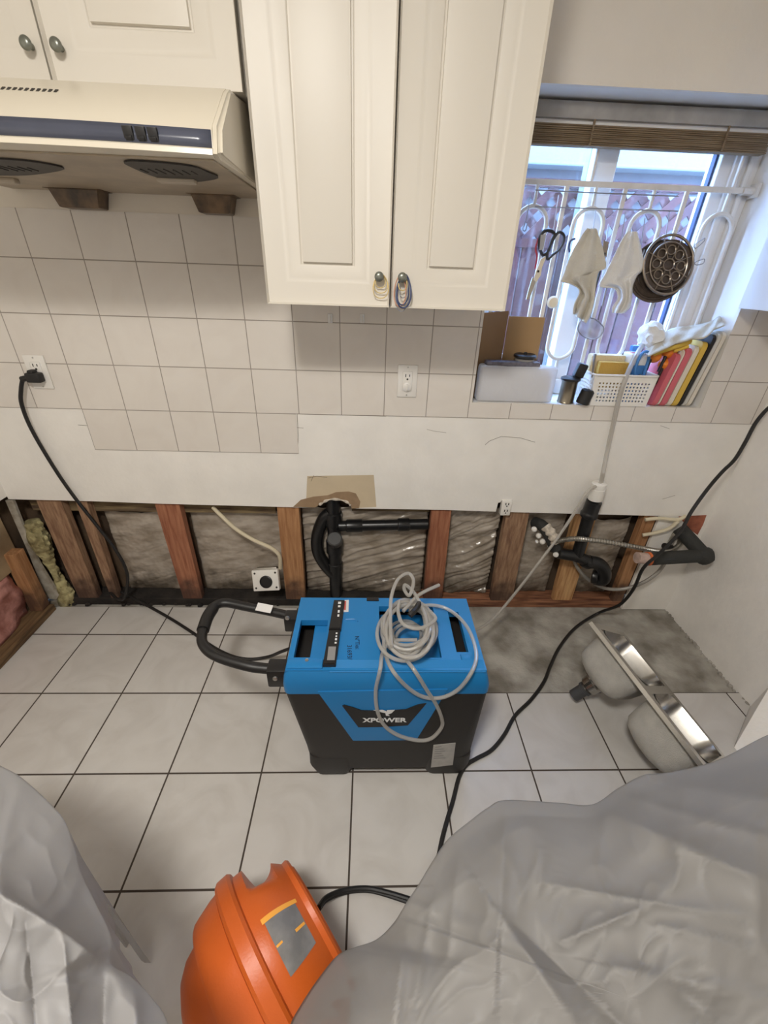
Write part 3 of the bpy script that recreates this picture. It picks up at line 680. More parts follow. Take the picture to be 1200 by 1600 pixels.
# ================================================================== OUTLETS AND HOOKS
def outlet(label, x, z, mode):
    t = thing('wall_outlet', label, 'outlet', (x, 0, z - 0.06))
    b = nb(); box(b, x - 0.036, x + 0.036, -0.0085, -0.0026, z - 0.058, z + 0.058, 0.002); p = obj('cover_plate', b, M['white'], t)
    b = nb(); box(b, x - 0.018, x + 0.018, -0.0105, -0.007, z - 0.036, z + 0.036, 0.003); rc = obj('receptacle', b, M['white'], t)
    b = nb()
    for dz in ((0.014,) if mode == 'cap' else (0.018, -0.018)):
        box(b, x - 0.0085, x - 0.0055, -0.0112, -0.0095, z + dz + 0.002, z + dz + 0.012); box(b, x + 0.0055, x + 0.0085, -0.0112, -0.0095, z + dz + 0.003, z + dz + 0.011)
        lathe(b, [(0.0035, 0), (0.0035, 0.0015)], frame((x, -0.0097, z + dz - 0.006), (0, -1, 0)), 12)
    obj('slots', b, M['slot'], rc, smooth=False)
    for dz in (0.05, -0.05):
        b = nb(); lathe(b, [(0.003, 0), (0.0028, 0.001), (0, 0.0014)], frame((x, -0.0085, z + dz), (0, -1, 0)), 10); obj('screw', b, M['screw'], p)
    if mode == 'cap':
        b = nb(); lathe(b, [(0.017, 0), (0.017, 0.003), (0.012, 0.006), (0, 0.007)], frame((x, -0.0105, z - 0.020), (0, -1, 0)), 20); c = obj('safety_cap', b, M['white'], t)
        b = nb(); box(b, x - 0.003, x + 0.003, -0.024, -0.016, z - 0.03, z - 0.008, 0.001); obj('cap_tab', b, M['white'], c)
    return t
outlet('white wall outlet with a safety cap in its lower socket', 1.091, 1.114, 'cap')
outlet('white wall outlet at far left with a black plug in it', -0.235, 1.112, 'two')
for px, m_, lab in ((516, M['frame'], 'small white adhesive hook under the cabinet, the left one'), (566, M['frame'], 'small clear adhesive hook under the cabinet, the right one')):
    c = onY(px, 496, -0.003); t = thing('wall_hook', lab, 'hook', c, 'hooks under the cabinet')
    b = nb(); box(b, c.x - 0.008, c.x + 0.008, -0.0065, -0.0027, c.z - 0.018, c.z + 0.012, 0.002); obj('hook_base', b, m_, t)
    b = nb(); tube(b, [(c.x, -0.007, c.z + 0.006), (c.x, -0.009, c.z - 0.01), (c.x, -0.016, c.z - 0.014), (c.x, -0.017, c.z - 0.006)], 0.002, 7); obj('hook_arm', b, M['white'], t)
# narrow outlet in the notch of the cut wall
t = thing('notch_outlet', 'narrow white double outlet in the notch of the cut wall', 'outlet', (1.552, -0.004, 0.535))
b = nb(); c = onY(791, 794, -0.012); box(b, c.x - 0.021, c.x + 0.021, -0.014, 0.013, c.z - 0.036, c.z + 0.036, 0.002); rc = obj('receptacle', b, M['white'], t)
b = nb()
for dz in (0.017, -0.017):
    for dx in (-0.006, 0.006): box(b, c.x + dx - 0.0017, c.x + dx + 0.0017, -0.0155, -0.0135, c.z + dz, c.z + dz + 0.010)
    lathe(b, [(0.003, 0), (0.003, 0.0015)], frame((c.x, -0.0138, c.z + dz - 0.006), (0, -1, 0)), 10)
obj('slots', b, M['slot'], rc, smooth=False)
# loose square range outlet hanging from a cream cable
c = onY(416, 906, -0.03)
t = thing('range_outlet', 'loose square white outlet box with round black socket', 'outlet', (c.x, c.y, c.z - 0.06))
Mx = Matrix.Translation(c) @ Matrix.Rotation(math.radians(-22), 4, 'X') @ Matrix.Rotation(math.radians(-5), 4, 'Y') @ Matrix.Rotation(math.radians(-6), 4, 'Z')
b = nb(); box(b, -0.062, 0.062, -0.012, 0.012, -0.05, 0.05, 0.003, Mx=Mx); o = obj('box_plate', b, M['white'], t)
b = nb(); box(b, -0.05, 0.05, 0.0125, 0.04, -0.04, 0.055, 0.003, Mx=Mx); obj('back_box', b, M['conduit'], t)
b = nb(); lathe(b, [(0.030, 0), (0.030, 0.004), (0.026, 0.006), (0.024, 0.002), (0, 0.002)], Mx @ frame((0.003, -0.012, -0.006), (0, -1, 0)), 28); obj('socket', b, M['black'], t)
for dx in (-0.048, 0.05):
    for dz in (-0.035, 0.036):
        b = nb(); lathe(b, [(0.005, 0), (0.004, 0.002), (0, 0.003)], Mx @ frame((dx, -0.012, dz), (0, -1, 0)), 10); obj('screw', b, M['slot'], o)
b = nb(); tube(b, [onY(333, 793, 0.03), onY(345, 805, 0.0), onY(368, 826, -0.012), (onY(395, 843, -0.015)), onY(425, 857, -0.018), onY(437, 870, -0.015), onY(438, 888, 0.0)], 0.0085, 9)
tag(obj('cream_cable', b, M['cream_wire']), 'thick cream cable dropping to the loose square outlet box', 'cable')

# ================================================================== PLUMBING
def ptube(m, name, parent, pts, r, per=8, seg=14, smooth=True):
    b = nb(); tube(b, pts, r, seg, per=per, smooth=smooth); return obj(name, b, m, parent)
# drain stack
sx = onY(523, 860, 0.05).x
YP = 0.05
t = thing('drain_stack', 'black vertical drain stack with side branch behind the blue machine', 'pipe', (sx, YP, 0.037))
ptube(M['abs'], 'stack_pipe', t, [(sx, YP, 0.037), (sx, YP, 0.66)], 0.031, smooth=False, seg=24)
for z0, z1, r in ((0.45, 0.52, 0.038), (0.20, 0.24, 0.036), (0.30, 0.37, 0.039)):
    b = nb(); lathe(b, [(r - .004, z0), (r, z0 + .003), (r, z1 - .003), (r - .004, z1)], Matrix.Translation((sx, YP, 0)), 26); obj('coupling', b, M['abs'], t)
b = nb(); lathe(b, [(0.030, -0.03), (0.034, -0.028), (0.034, 0.012), (0.029, 0.016), (0, 0.016)], frame(onY(523, 843, 0.005), (0.0, -0.62, 0.78)), 24); obj('cleanout_plug', b, mat('plug_grey', (0.05, 0.05, 0.05), 0.45), t)
ba, bb_ = onY(530, 822, YP - 0.01), onY(668, 819, YP - 0.012)
ptube(M['abs'], 'branch_pipe', t, [ba, ba.lerp(bb_, .5), bb_], 0.025, smooth=False, seg=20)
for f0, ln_ in ((0.08, 0.07), (0.66, 0.05)):
    b = nb(); lathe(b, [(0.027, 0), (0.030, 0.004), (0.030, ln_), (0.027, ln_ + 0.005)], frame(ba.lerp(bb_, f0), bb_ - ba), 22); obj('branch_coupling', b, M['abs'], t)
ptube(M['abs'], 'vent_elbow', t, [onY(p[0], p[1], YP) for p in ((517, 800), (505, 812), (496, 838), (497, 862), (508, 882), (520, 895))], 0.029, seg=18)

# standpipe with trap
yS = -0.05
t = thing('standpipe', 'black standpipe with white cap, tee and trap arm below the window', 'pipe', (1.9, yS, 0.2))
top = onY(936, 757, yS); capb = onY(930, 780, yS); hubt = onY(929, 782, yS); hubb = onY(920, 805, yS); bot = onY(902, 868, yS)
ptube(M['abs'], 'stand_pipe', t, [hubb + Vector((0, 0, 0.02)), bot - (hubb - bot).normalized() * 0.02], 0.026, smooth=False, seg=22)
ax = (hubt - hubb).normalized()
b = nb(); lathe(b, [(0.027, 0), (0.035, 0.004), (0.037, 0.018), (0.034, 0.024), (0.032, 0.030), (0.032, 0.078), (0.029, 0.08)], frame(hubb - ax * 0.01, ax), 26); obj('hub', b, M['abs'], t)
b = nb(); lathe(b, [(0.029, 0), (0.0295, 0.002), (0.0295, 0.050), (0.027, 0.051), (0.027, 0.056), (0.029, 0.057), (0.029, 0.074), (0.024, 0.078), (0.012, 0.079)], frame(capb, (top - capb)), 26); obj('white_cap', b, M['white'], t)
tl_ = onY(872, 864, yS + 0.005); tr = onY(925, 880, yS); te = onY(942, 893, yS - 0.01); tf = onY(930, 905, yS + 0.01)
ptube(M['abs'], 'tee', t, [tl_, bot + Vector((-0.005, 0, -0.002)), tr], 0.027, smooth=False, seg=20)
ptube(M['abs'], 'trap_elbow', t, [tr - (tr - bot).normalized() * .02, onY(935, 881, yS - 0.003), onY(944, 892, yS - 0.008), onY(942, 905, yS - 0.004), onY(929, 904, yS + 0.02)], 0.030, seg=20)
b = nb(); lathe(b, [(0.033, 0), (0.035, 0.004), (0.035, 0.022), (0.031, 0.026)], frame(onY(934, 902, yS + 0.005), (-0.8, 0.5, -0.1)), 22); obj('trap_coupling', b, M['abs'], t)
b = nb(); lathe(b, [(0.029, 0), (0.031, 0.004), (0.031, 0.03), (0.028, 0.034)], frame(onY(913, 876, yS), tr - bot), 22); obj('trap_coupling', b, M['abs'], t)
# shut-off valves, dusty white
t = thing('valve_cluster', 'crusted white shut-off valves and grey pipe left of the standpipe', 'valves', onY(850, 840, 0.02))
ptube(M['foam'], 'stub_pipe', t, [onY(836, 816, 0.05), onY(848, 822, 0.0), onY(858, 836, -0.03), onY(868, 858, -0.04)], 0.026, seg=16)
b = nb()
tube(b, [onY(852, 822, -0.03), onY(862, 834, -0.055), onY(868, 846, -0.06)], lambda q: 0.021 + 0.003 * math.sin(q * 20), 14); obj('crusted_sleeve', b, M['gyp'], t)
for px, py, r in ((834, 826, .012), (841, 836, .012), (847, 845, .013), (858, 851, .011), (838, 845, .008)):
    b = nb(); c = onY(px, py, -0.02); lathe(b, [(0, 0), (r * .7, 0), (r, .004), (r, .014), (r * .6, .02), (0, .022)], frame(c, (-0.2, -1, 0.25)), 14)
    obj('valve_nut', b, M['white'], t)
b = nb(); c = onY(869, 865, -0.06); lathe(b, [(0, 0), (0.010, 0), (0.012, 0.004), (0.012, 0.012), (0, 0.016)], frame(c, (-0.6, -1, 0)), 14); obj('white_stop', b, M['white'], t)
# corrugated steel conduit
b = nb(); pts = catmull([onY(868, 846, -0.075), onY(885, 843, -0.08), onY(905, 842, -0.10), onY(950, 847, -0.08), onY(1000, 856, -0.06), onY(1030, 861, -0.055), onY(1052, 858, -0.05), onY(1068, 845, -0.03), onY(1078, 830, -0.01)], 80)
tube(b, pts, lambda q: 0.0105 + 0.0016 * math.sin(q * 2 * PI * 90), 12, smooth=False); tag(obj('steel_conduit', b, M['conduit']), 'corrugated steel conduit crossing in front of the standpipe', 'conduit')
b = nb(); tube(b, [onY(893, 866, 0.0), onY(903, 888, -0.015), onY(920, 906, -0.02), onY(945, 919, -0.025), onY(975, 920, -0.04), onY(1003, 911, -0.06), onY(1027, 895, -0.06), onY(1040, 876, -0.05), onY(1048, 850, -0.03), onY(1056, 838, -0.004)], 0.0085, 10)
tag(obj('braided_tube', b, M['greytube']), 'thin grey tube sagging below the standpipe trap', 'tube')
# foam covered pipe in the right corner
t = thing('insulated_pipe', 'black foam-wrapped pipe bending out of the right corner', 'pipe', (2.4, -0.1, 0.4))
pe = onY(1100, 868, -0.135); pa = onY(1062, 826, -0.012); pb = onY(1016, 873, -0.125)
pe.x = min(pe.x, XR - 0.045)
ptube(M['foam'], 'pipe_arm', t, [pa, pa.lerp(pe, 0.5), pe], 0.031, smooth=False, seg=18)
ptube(M['foam'], 'pipe_arm', t, [pb, pe], 0.029, smooth=False, seg=18)
b = nb(); tt = nb(); bmesh.ops.create_icosphere(tt, subdivisions=3, radius=0.039)
for v in tt.verts: v.co *= 1 + 0.12 * nz(v.co.x * 50, v.co.y * 50, v.co.z * 50)
merge(b, tt, Matrix.Translation(pe)); obj('pipe_elbow', b, M['foam'], t)
ptube(mat('orange_ring', (0.70, 0.16, 0.04), 0.5), 'orange_ring', t, [pb + Vector((-0.004, 0, 0)), pb + Vector((-0.014, 0, 0))], 0.0305, smooth=False, seg=18)
ptube(mat('primer_white', (0.62, 0.45, 0.38), 0.6, var=0.35, vscale=30), 'pipe_end', t, [pb + Vector((-0.010, 0, 0)), pb + Vector((-0.062, 0.0, 0.005))], 0.025, smooth=False, seg=18)
b = nb(); tube(b, [onY(1038, 853, -0.05), onY(1048, 855, -0.04)], 0.014, 12, smooth=False); obj('clamp', b, M['black'], t)
for lab, P_ in (('upper cream wire stub at the right end of the wall opening', [(1008, 812), (1030, 810), (1058, 812), (1072, 806)]), ('lower cream wire stub above the foam-wrapped pipe', [(1004, 836), (1022, 833), (1045, 826), (1060, 814)])):
    b = nb(); tube(b, [onY(p[0], p[1], -0.012 - 0.006 * k) for k, p in enumerate(P_)][::1], 0.008, 9); tag(obj('wire_stub', b, M['cream_wire']), lab, 'wire', 'cream wire stubs')
b = nb(); tube(b, [onY(1046, 852, -0.012), onY(1053, 838, -0.014), onY(1058, 830, -0.010)], 0.013, 10); tube(b, [onY(1060, 850, -0.012), onY(1066, 836, -0.010)], 0.009, 10); tag(obj('pipe_stub', b, M['conduit']), 'short steel stub behind the foam-wrapped pipe', 'pipe')

# ================================================================== DEHUMIDIFIER
t = thing('dehumidifier', 'blue and black portable dehumidifier with a black push handle', 'dehumidifier', (1.02, -0.63, 0.0))
b = nb()
loft(b, [(0.030, 0.80, 1.285, -0.795, -0.49, 0.04), (0.045, 0.772, 1.308, -0.812, -0.475, 0.05), (0.12, 0.762, 1.311, -0.810, -0.47, 0.05), (0.37, 0.722, 1.316, -0.795, -0.455, 0.022), (0.398, 0.718, 1.316, -0.793, -0.455, 0.018)])
body = obj('body', b, M['charcoal'], t)
for (a0, a1) in ((0.772, 0.925), (1.14, 1.305)):
    for (y0, y1) in ((-0.815, -0.72), (-0.56, -0.48)):
        b = nb(); loft(b, [(0.0, a0 + 0.03, a1 - 0.02, y0 + 0.012, y1 - 0.01, 0.02), (0.008, a0 + 0.018, a1 - 0.015, y0 + 0.004, y1, 0.025), (0.05, a0, a1, y0, y1, 0.03), (0.10, a0, a1, y0 + 0.004, y1, 0.03)], n=4); obj('foot', b, M['charcoal'], t)
# blue cap: shell + top plate with recess and two grips
b = nb()
loft(b, [(0.396, 0.7165, 1.3185, -0.7945, -0.4535, 0.018), (0.425, 0.7155, 1.3165, -0.793, -0.455, 0.016), (0.452, 0.719, 1.310, -0.789, -0.460, 0.014), (0.474, 0.726, 1.302, -0.779, -0.474, 0.010)], cap0=False, cap1=False)
xs = [0.726, 0.742, 0.829, 0.995, 1.178, 1.226, 1.262, 1.302]; ys = [-0.779, -0.733, -0.712, -0.582, -0.54, -0.515, -0.474]
def hole(i, j):
    if i == 1 and 1 <= j <= 2: return True
    if i == 3 and 1 <= j <= 4: return True
    if i == 5 and 2 <= j <= 3: return True
    return False
plate(b, xs, ys, hole, 0.455, 0.478)
cap = obj('top_cap', b, M['blue'], t, angle=30)
b = nb(); box(b, 0.98, 1.19, -0.745, -0.50, 0.41, 0.425); box(b, 0.98, 0.985, -0.745, -0.50, 0.425, 0.47); box(b, 1.186, 1.191, -0.745, -0.50, 0.425, 0.47); obj('recess_tray', b, M['blue'], cap, smooth=False)
b = nb(); box(b, 0.785, 0.834, -0.74, -0.575, 0.40, 0.452, 0.003); obj('grip_ledge', b, M['blue'], cap, smooth=False)
# sloped lip along the front top edge and left corner pad
b = nb(); prism(b, [Vector(p) for p in ((0.85, -0.782, 0.474), (1.30, -0.782, 0.474), (1.295, -0.748, 0.486), (0.862, -0.748, 0.486))], Vector((0, 0.004, -0.012))); obj('front_lip', b, M['blue'], cap, smooth=False)
b = nb(); box(b, 0.728, 0.83, -0.775, -0.742, 0.472, 0.484, 0.003); obj('corner_pad', b, M['blue'], cap)
b = nb(); lathe(b, [(0.006, 0), (0.005, 0.003), (0, 0.004)], Matrix.Translation((0.783, -0.748, 0.483)), 12); obj('screw', b, M['screw'], cap)
b = nb(); box(b, 1.235, 1.27, -0.745, -0.722, 0.476, 0.482, 0.002); obj('grip_lip', b, M['blue'], cap)
# control strip
b = nb()
for (y0, y1, x0, x1) in ((-0.632, -0.498, 0.836, 0.878), (-0.768, -0.636, 0.831, 0.872)):
    prism(b, [Vector((x0, y0, 0.478)), Vector((x1 - 0.004, y0, 0.478)), Vector((x1, y1, 0.478)), Vector((x0 + 0.006, y1, 0.478))], Vector((0, 0, 0.014)))
bmesh.ops.bevel(b, geom=[e for e in b.edges if all(v.co.z > 0.49 for v in e.verts)], offset=0.003, segments=2, affect='EDGES')
cp = obj('control_panel', b, M['black'], t)
b = nb()
for (y, w_, h_) in ((-0.515, 0.010, 0.010), (-0.532, 0.008, 0.009), (-0.556, 0.006, 0.012), (-0.575, 0.006, 0.010), (-0.652, 0.005, 0.006), (-0.664, 0.005, 0.006), (-0.676, 0.006, 0.008), (-0.69, 0.006, 0.006)):
    box(b, 0.862 - w_ / 2, 0.862 + w_ / 2, y - h_ / 2, y + h_ / 2, 0.4918, 0.4926)
obj('panel_marks', b, M['lettering'], cp, smooth=False)
b = nb(); box(b, 0.842, 0.864, -0.755, -0.705, 0.4918, 0.4928); obj('display', b, M['greyink'], cp, smooth=False)
b = nb(); box(b, 0.953, 0.995, -0.49, -0.472, 0.47, 0.481, 0.002); obj('cord_clip', b, M['black'], cap)
# red and white warning label
b = nb(); Z1 = 0.4782
prism(b, [onZ(*p, Z1) for p in [(524.5, 939), (545, 937.5), (544.5, 956), (523.5, 957)]], Vector((0, 0, 0.0008))); lb = obj('warning_label', b, M['paper'], cap, smooth=False)
b = nb()
prism(b, [onZ(*p, Z1 + 0.0009) for p in [(524.5, 939), (526.5, 939), (525.6, 957), (523.5, 957)]], Vector((0, 0, 0.0004)))
prism(b, [onZ(*p, Z1 + 0.0009) for p in [(538, 939.2), (541, 939), (540.3, 953), (537.5, 953)]], Vector((0, 0, 0.0004))); obj('red_print', b, M['redink'], lb, smooth=False)
# handwriting in marker
for s_, (px, py), sz in (('N°Tio:', (558, 1004), 0.019), ('31693/8', (546, 1021), 0.020)):
    c = onZ(px, py, 0.4782); Mx = Matrix.Translation((c.x, c.y, 0.4785)) @ Matrix.Rotation(math.radians(-86), 4, 'Z')
    obj('marker_writing', text_bm(s_, sz, 0.0003, Mx), M['ink'], cap, smooth=False)
# small arc rib
b = nb(); tube(b, [(0.885, -0.578, 0.478), (0.915, -0.578, 0.479), (0.925, -0.588, 0.478)], 0.003, 6); obj('rib', b, M['blue'], cap)
# front panel shapes projected on the front plane
P0 = Vector((1.0, -0.795, 0.37)); P1 = Vector((1.0, -0.8100, 0.12)); fn_ = Vector((1, 0, 0)).cross(P0 - P1).normalized()
if fn_.y > 0: fn_ = -fn_
def fp(px, py, o=0.0): return onP(px, py, P0 + fn_ * o, fn_)
b = nb(); prism(b, [fp(*p, -0.003) for p in [(497, 1078), (552, 1154), (650, 1153), (699, 1074)]], fn_ * 0.0075); fpn = obj('front_panel', b, M['blue'], t, smooth=False)
b = nb(); prism(b, [fp(*p, 0.004) for p in [(535, 1102), (538, 1100.5), (551, 1104), (565, 1109), (600, 1110), (634, 1107.5), (653, 1100), (666, 1098), (637, 1132), (600, 1134.5), (560, 1135)]], fn_ * 0.003); lp = obj('logo_plate', b, M['black'], fpn, smooth=False)
zax = fn_; xax = Vector((1, 0, 0)); yax = zax.cross(xax)
Mx = Matrix((xax, yax, zax)).transposed().to_4x4(); Mx.translation = fp(601, 1125.5, 0.0072)
obj('lettering', text_bm('XPOWER', 0.036, 0.0006, Mx @ Matrix.Diagonal((0.86, 0.70, 1, 1)), 0.0011), M['lettering'], lp, smooth=False)
b = nb()
for poly in ([(583, 1109.5), (598, 1109), (603, 1111), (604, 1114.5), (597, 1113)], [(617, 1109), (605, 1109.5), (602, 1114), (603, 1118), (609, 1118.5), (606, 1116.5), (612, 1114)]):
    prism(b, [fp(*p, 0.0072) for p in poly], fn_ * 0.0006)
obj('emblem', b, M['lettering'], lp, smooth=False)
b = nb(); prism(b, [fp(*p, -0.003) for p in [(677, 1162.5), (711.5, 1159), (707, 1193), (673, 1197)]], fn_ * 0.005); sl = obj('rating_label', b, M['label'], t, smooth=False)
b = nb()
for k in range(6): prism(b, [fp(680 - k * .5, 1167 + k * 3.5, 0.002), fp(690 + 3 * (k % 3), 1166 + k * 3.5, 0.002), fp(690 + 3 * (k % 3), 1167 + k * 3.5, 0.002), fp(680 - k * .5, 1168 + k * 3.5, 0.002)], fn_ * 0.0004)
obj('label_print', b, M['greyink'], sl, smooth=False)
# handle
HZ = 0.445
h = [Vector((0.735, -0.738, 0.43)), Vector((0.66, -0.737, 0.435)), onZ(385, 1040, HZ), onZ(338, 1025, 0.455), onZ(318, 1008, 0.46), onZ(316, 990, 0.46), onZ(324, 965, 0.46), onZ(334, 948, 0.455), onZ(352, 942, 0.45), onZ(385, 948, 0.44), onZ(425, 956, 0.43), Vector((0.73, -0.52, 0.425))]
b = nb(); tube(b, h, 0.0155, 14, per=6); hd = obj('push_handle', b, M['black'], t)
b = nb(); tube(b, [onZ(317, 985, 0.46), onZ(324, 965, 0.46), onZ(333, 950, 0.455)], 0.0195, 14); obj('foam_grip', b, M['blackrub'], hd)
b = nb()
box(b, 0.665, 0.73, -0.765, -0.715, 0.385, 0.455, 0.006); 
obj('bracket', b, M['black'], t)
b = nb(); box(b, 0.675, 0.735, -0.545, -0.497, 0.385, 0.445, 0.006); obj('bracket', b, M['black'], t)
for px, py, zz in ((430, 1060, -0.7655), (449, 965.5, -0.5455)):
    c = onY(px, py, zz); b = nb(); lathe(b, [(0.008, 0), (0.007, 0.003), (0.003, 0.004), (0, 0.003)], frame(c, (0, -1, 0.1)), 14); obj('bolt', b, M['screw'], t)
b = nb(); c = onZ(413, 950, 0.458); box(b, -0.028, 0.028, -0.014, 0.014, 0, 0.002, 0.0005, Mx=Matrix.Translation(c) @ Matrix.Rotation(-0.25, 4, 'Z') @ Matrix.Rotation(0.5, 4, 'X')); tg = obj('paper_tag', b, M['paper'], hd, smooth=False)

# ------------------------------------------------------------------ clear hose (coil on the machine, run to the standpipe and sill)
t = thing('drain_hose', 'clear vinyl hose coiled on the blue machine and running to the standpipe', 'hose', (1.06, -0.6, 0.49))
def hp(px, py, up=0.0):
    if py < 1040: return onZ(px, py, 0.490 + up)
    p = fp(px, py, 0.014 + up); return p
R_ = 0.0056
b = nb()
tube(b, [hp(652, 1000, .03), hp(612, 1002, .02), hp(598, 1020, .01), hp(594, 1046, .012), hp(587, 1080), hp(590, 1112), hp(602, 1135), hp(625, 1150), hp(655, 1157), hp(675, 1153), hp(690, 1136), hp(690, 1122), hp(681, 1100), hp(668, 1080, .004), hp(648, 1048, .012), hp(632, 1028, .012), hp(618, 1012, .018), hp(612, 985, .03)], R_, 10)
tube(b, [hp(606, 975, .035), hp(600, 1000, .02), hp(603, 1025, .012), hp(615, 1050, .012), hp(638, 1075, .006), hp(662, 1089), hp(690, 1090), hp(715, 1078), hp(734, 1055, .006), hp(744, 1030, .008), hp(741, 1005, .008), hp(730, 980, .008), hp(712, 960, .010), hp(690, 948, .015), hp(664, 946, .022), hp(640, 955, .03)], R_, 10)
obj('front_loops', b, M['hose'], t)
b = nb()
random.seed(11)
for k in range(7):
    cx, cy = 640 + random.uniform(-8, 8), 985 + random.uniform(-8, 6); rx, ry = random.uniform(30, 44), random.uniform(30, 48); up = 0.004 + 0.008 * k; ph = random.uniform(0, 6)
    tube(b, [onZ(cx + rx * math.cos(a + ph), cy + ry * math.sin(a + ph), 0.49 + up + 0.010 * math.sin(2 * a + k)) for a in [2 * PI * q / 12 for q in range(12)]], R_, 9, closed=True, per=5)
for k in range(3):
    cx, cy = 632 + 6 * k, 992 + 4 * k
    tube(b, [onZ(cx + 26 * math.cos(a), cy + 22 * math.sin(a), 0.435 + 0.016 * k + 0.006 * math.sin(3 * a)) for a in [2 * PI * q / 10 for q in range(10)]], R_, 9, closed=True, per=5)
obj('coil', b, M['hose'], t)
b = nb()
tube(b, [onZ(611, 1010, .55), onZ(610, 960, .56), onZ(612, 930, .58), onZ(622, 905, .60), onZ(638, 896, .60), onZ(646, 908, .59), onZ(640, 930, .58), onZ(632, 922, .575), onZ(633, 914, .57), onZ(646, 925, .57), onZ(660, 950, .56), onZ(667, 975, .55), onZ(662, 1000, .54), onZ(640, 1018, .52)], R_, 10)
tube(b, [onZ(686, 914, .57), onZ(662, 925, .57), onZ(648, 935, .56), onZ(630, 955, .55)], R_, 10)
tube(b, [onZ(624, 940, .56), onZ(622, 955, .56), onZ(630, 975, .555), onZ(655, 982, .555), onZ(680, 968, .55), onZ(672, 955, .55)], R_, 10)
obj('upper_loops', b, M['hose'], t)
# velcro strap around the coil
b = nb(); tube(b, [onZ(640, 962, .575), onZ(646, 956, .58), onZ(652, 948, .575), onZ(655, 943, .56)], lambda q: 0.009, 8); obj('strap', b, M['black'], t)
b = nb()
tube(b, [Vector((1.28, -0.44, 0.25)), onY(747, 983, -0.33), onY(775, 962, -0.22), onY(812, 918, -0.16), onY(845, 875, -0.125), onY(870, 842, -0.105), onY(895, 805, -0.09), onY(918, 768, -0.085), onY(936, 757, -0.058), onY(943, 740, -0.055)], 0.0062, 10)
obj('floor_run', b, M['hose'], t)
b = nb()
tube(b, [onY(938, 760, -0.05), onY(942, 740, -0.045), onY(950, 700, -0.022), onY(960, 655, -0.016), onY(968, 620, -0.014), onY(978, 590, -0.010), onY(994, 555, 0.03), onY(1008, 535, 0.08), onY(1022, 520, 0.11)], 0.0085, 10)
obj('wall_run', b, M['hose'], t)

# ------------------------------------------------------------------ cords
YA = -0.235
t = thing('power_cord', 'black power cord hanging from the left outlet to the blue machine', 'cord', (-0.25, -0.03, 0.0))
c = onY(52, 590, -0.03)
b = nb(); box(b, c.x - 0.022, c.x + 0.028, -0.042, -0.0115, c.z - 0.017, c.z + 0.017, 0.006); box(b, c.x - 0.012, c.x + 0.010, -0.038, -0.0115, c.z + 0.010, c.z + 0.026, 0.005); tube(b, [(c.x - 0.014, -0.032, c.z), (c.x - 0.04, -0.034, c.z - 0.006)], 0.010, 10, smooth=False); obj('plug', b, M['blackrub'], t)
b = nb(); g = 0.009
tube(b, [(c.x - 0.035, -0.034, c.z - 0.004), onY(33, 608, -0.034), onY(34, 632, -0.03), onY(50, 672, -0.026), onY(84, 730, -0.022), onY(115, 775, -0.02), onY(152, 822, -0.02), onY(180, 858, -0.025), onY(197, 890, -0.03), onY(199, 912, -0.035), onZ(194, 934, g + .06), onZ(184, 936, g + .05), onZ(172, 924, g + .06), onZ(180, 921, g + .05), onZ(215, 938, g + .02), onZ(262, 964, g), onZ(300, 988, g), onZ(335, 1012, g), onZ(365, 1026, g), onZ(392, 1030, g), onZ(420, 1026, .03), onZ(440, 1018, .10), onZ(462, 1010, .16)], 0.0068, 9, per=6)
obj('cable', b, M['blackrub'], t)
b = nb()
g = 0.009
tube(b, [onY(1215, 628, -0.06), onY(1198, 640, -0.06), onY(1180, 662, -0.07), onY(1165, 690, -0.08), onY(1148, 718, -0.10), onY(1128, 738, -0.13), onY(1105, 765, -0.16), onY(1080, 800, -0.19), onY(1062, 832, -0.205), onY(1030, 865, -0.21), onY(1005, 888, -0.205), onY(990, 920, -0.19), onY(968, 945, -0.16), onZ(935, 958, .02), onZ(900, 980, g), onZ(875, 1010, g), onZ(860, 1040, g), onZ(850, 1065, g), onZ(830, 1093, g), onZ(805, 1118, g), onZ(788, 1148, g), onZ(768, 1172, g), onZ(745, 1185, g), onZ(728, 1196, g), onZ(717, 1215, g), onZ(708, 1250, g), onZ(699, 1280, g), onZ(691, 1310, g), onZ(684, 1345, g)], 0.0068, 9, per=6)
tag(obj('extension_cord', b, M['blackrub']), 'long black extension cord running from the right wall across the concrete', 'cord')

# ================================================================== SINK
t0 = Vector((1.790, -0.480, 0.347)); t0 = CAM + (t0 - CAM) * 1.045
SR = Euler((-0.559, 0.262, -1.226), 'XYZ').to_matrix().to_4x4(); SR.translation = t0
SR = SR @ Matrix.Translation((0.257, 0.169, -0.03)) @ Matrix.Rotation(-0.05, 4, 'X') @ Matrix.Translation((-0.257, -0.169, 0.03))
low = min((SR @ Vector(p)).z for p in ((0, 0.338, -0.014), (0.515, 0.338, -0.014), (0.487, 0.25, -0.158), (0.487, 0.08, -0.158), (0.13, 0.169, -0.27)))
ctr = SR @ Vector((0.257, 0.169, -0.08)); dv = (ctr - CAM); SR = Matrix.Translation(dv * (-low / dv.z)) @ SR
sL, sW, sD = 0.515, 0.338, 0.158
t = thing('double_sink', 'stainless double-bowl sink tipped on its side on the concrete', 'sink', (1.97, -0.6, 0.0))
def bowl(x0, x1, y0, y1, rad=0.055, wall=0.0, outer=False):
    b = nb(); s = 0.0035 if outer else 0.0
    secs = [(0.0, 0.0), (-0.012, 0.003), (-0.08, 0.010), (-0.115, 0.016), (-0.135, 0.030), (-0.149, 0.055), (-sD, 0.085)]
    return [( (z - (s if outer else 0.0)) if z < 0 else (z - (0.0022 if outer else 0)), x0 + k - s, x1 - k + s, y0 + k - s, y1 - k + s, max(0.01, rad - 0.15 * k)) for z, k in secs]
bw = ((0.028, 0.243), (0.272, sL - 0.028))
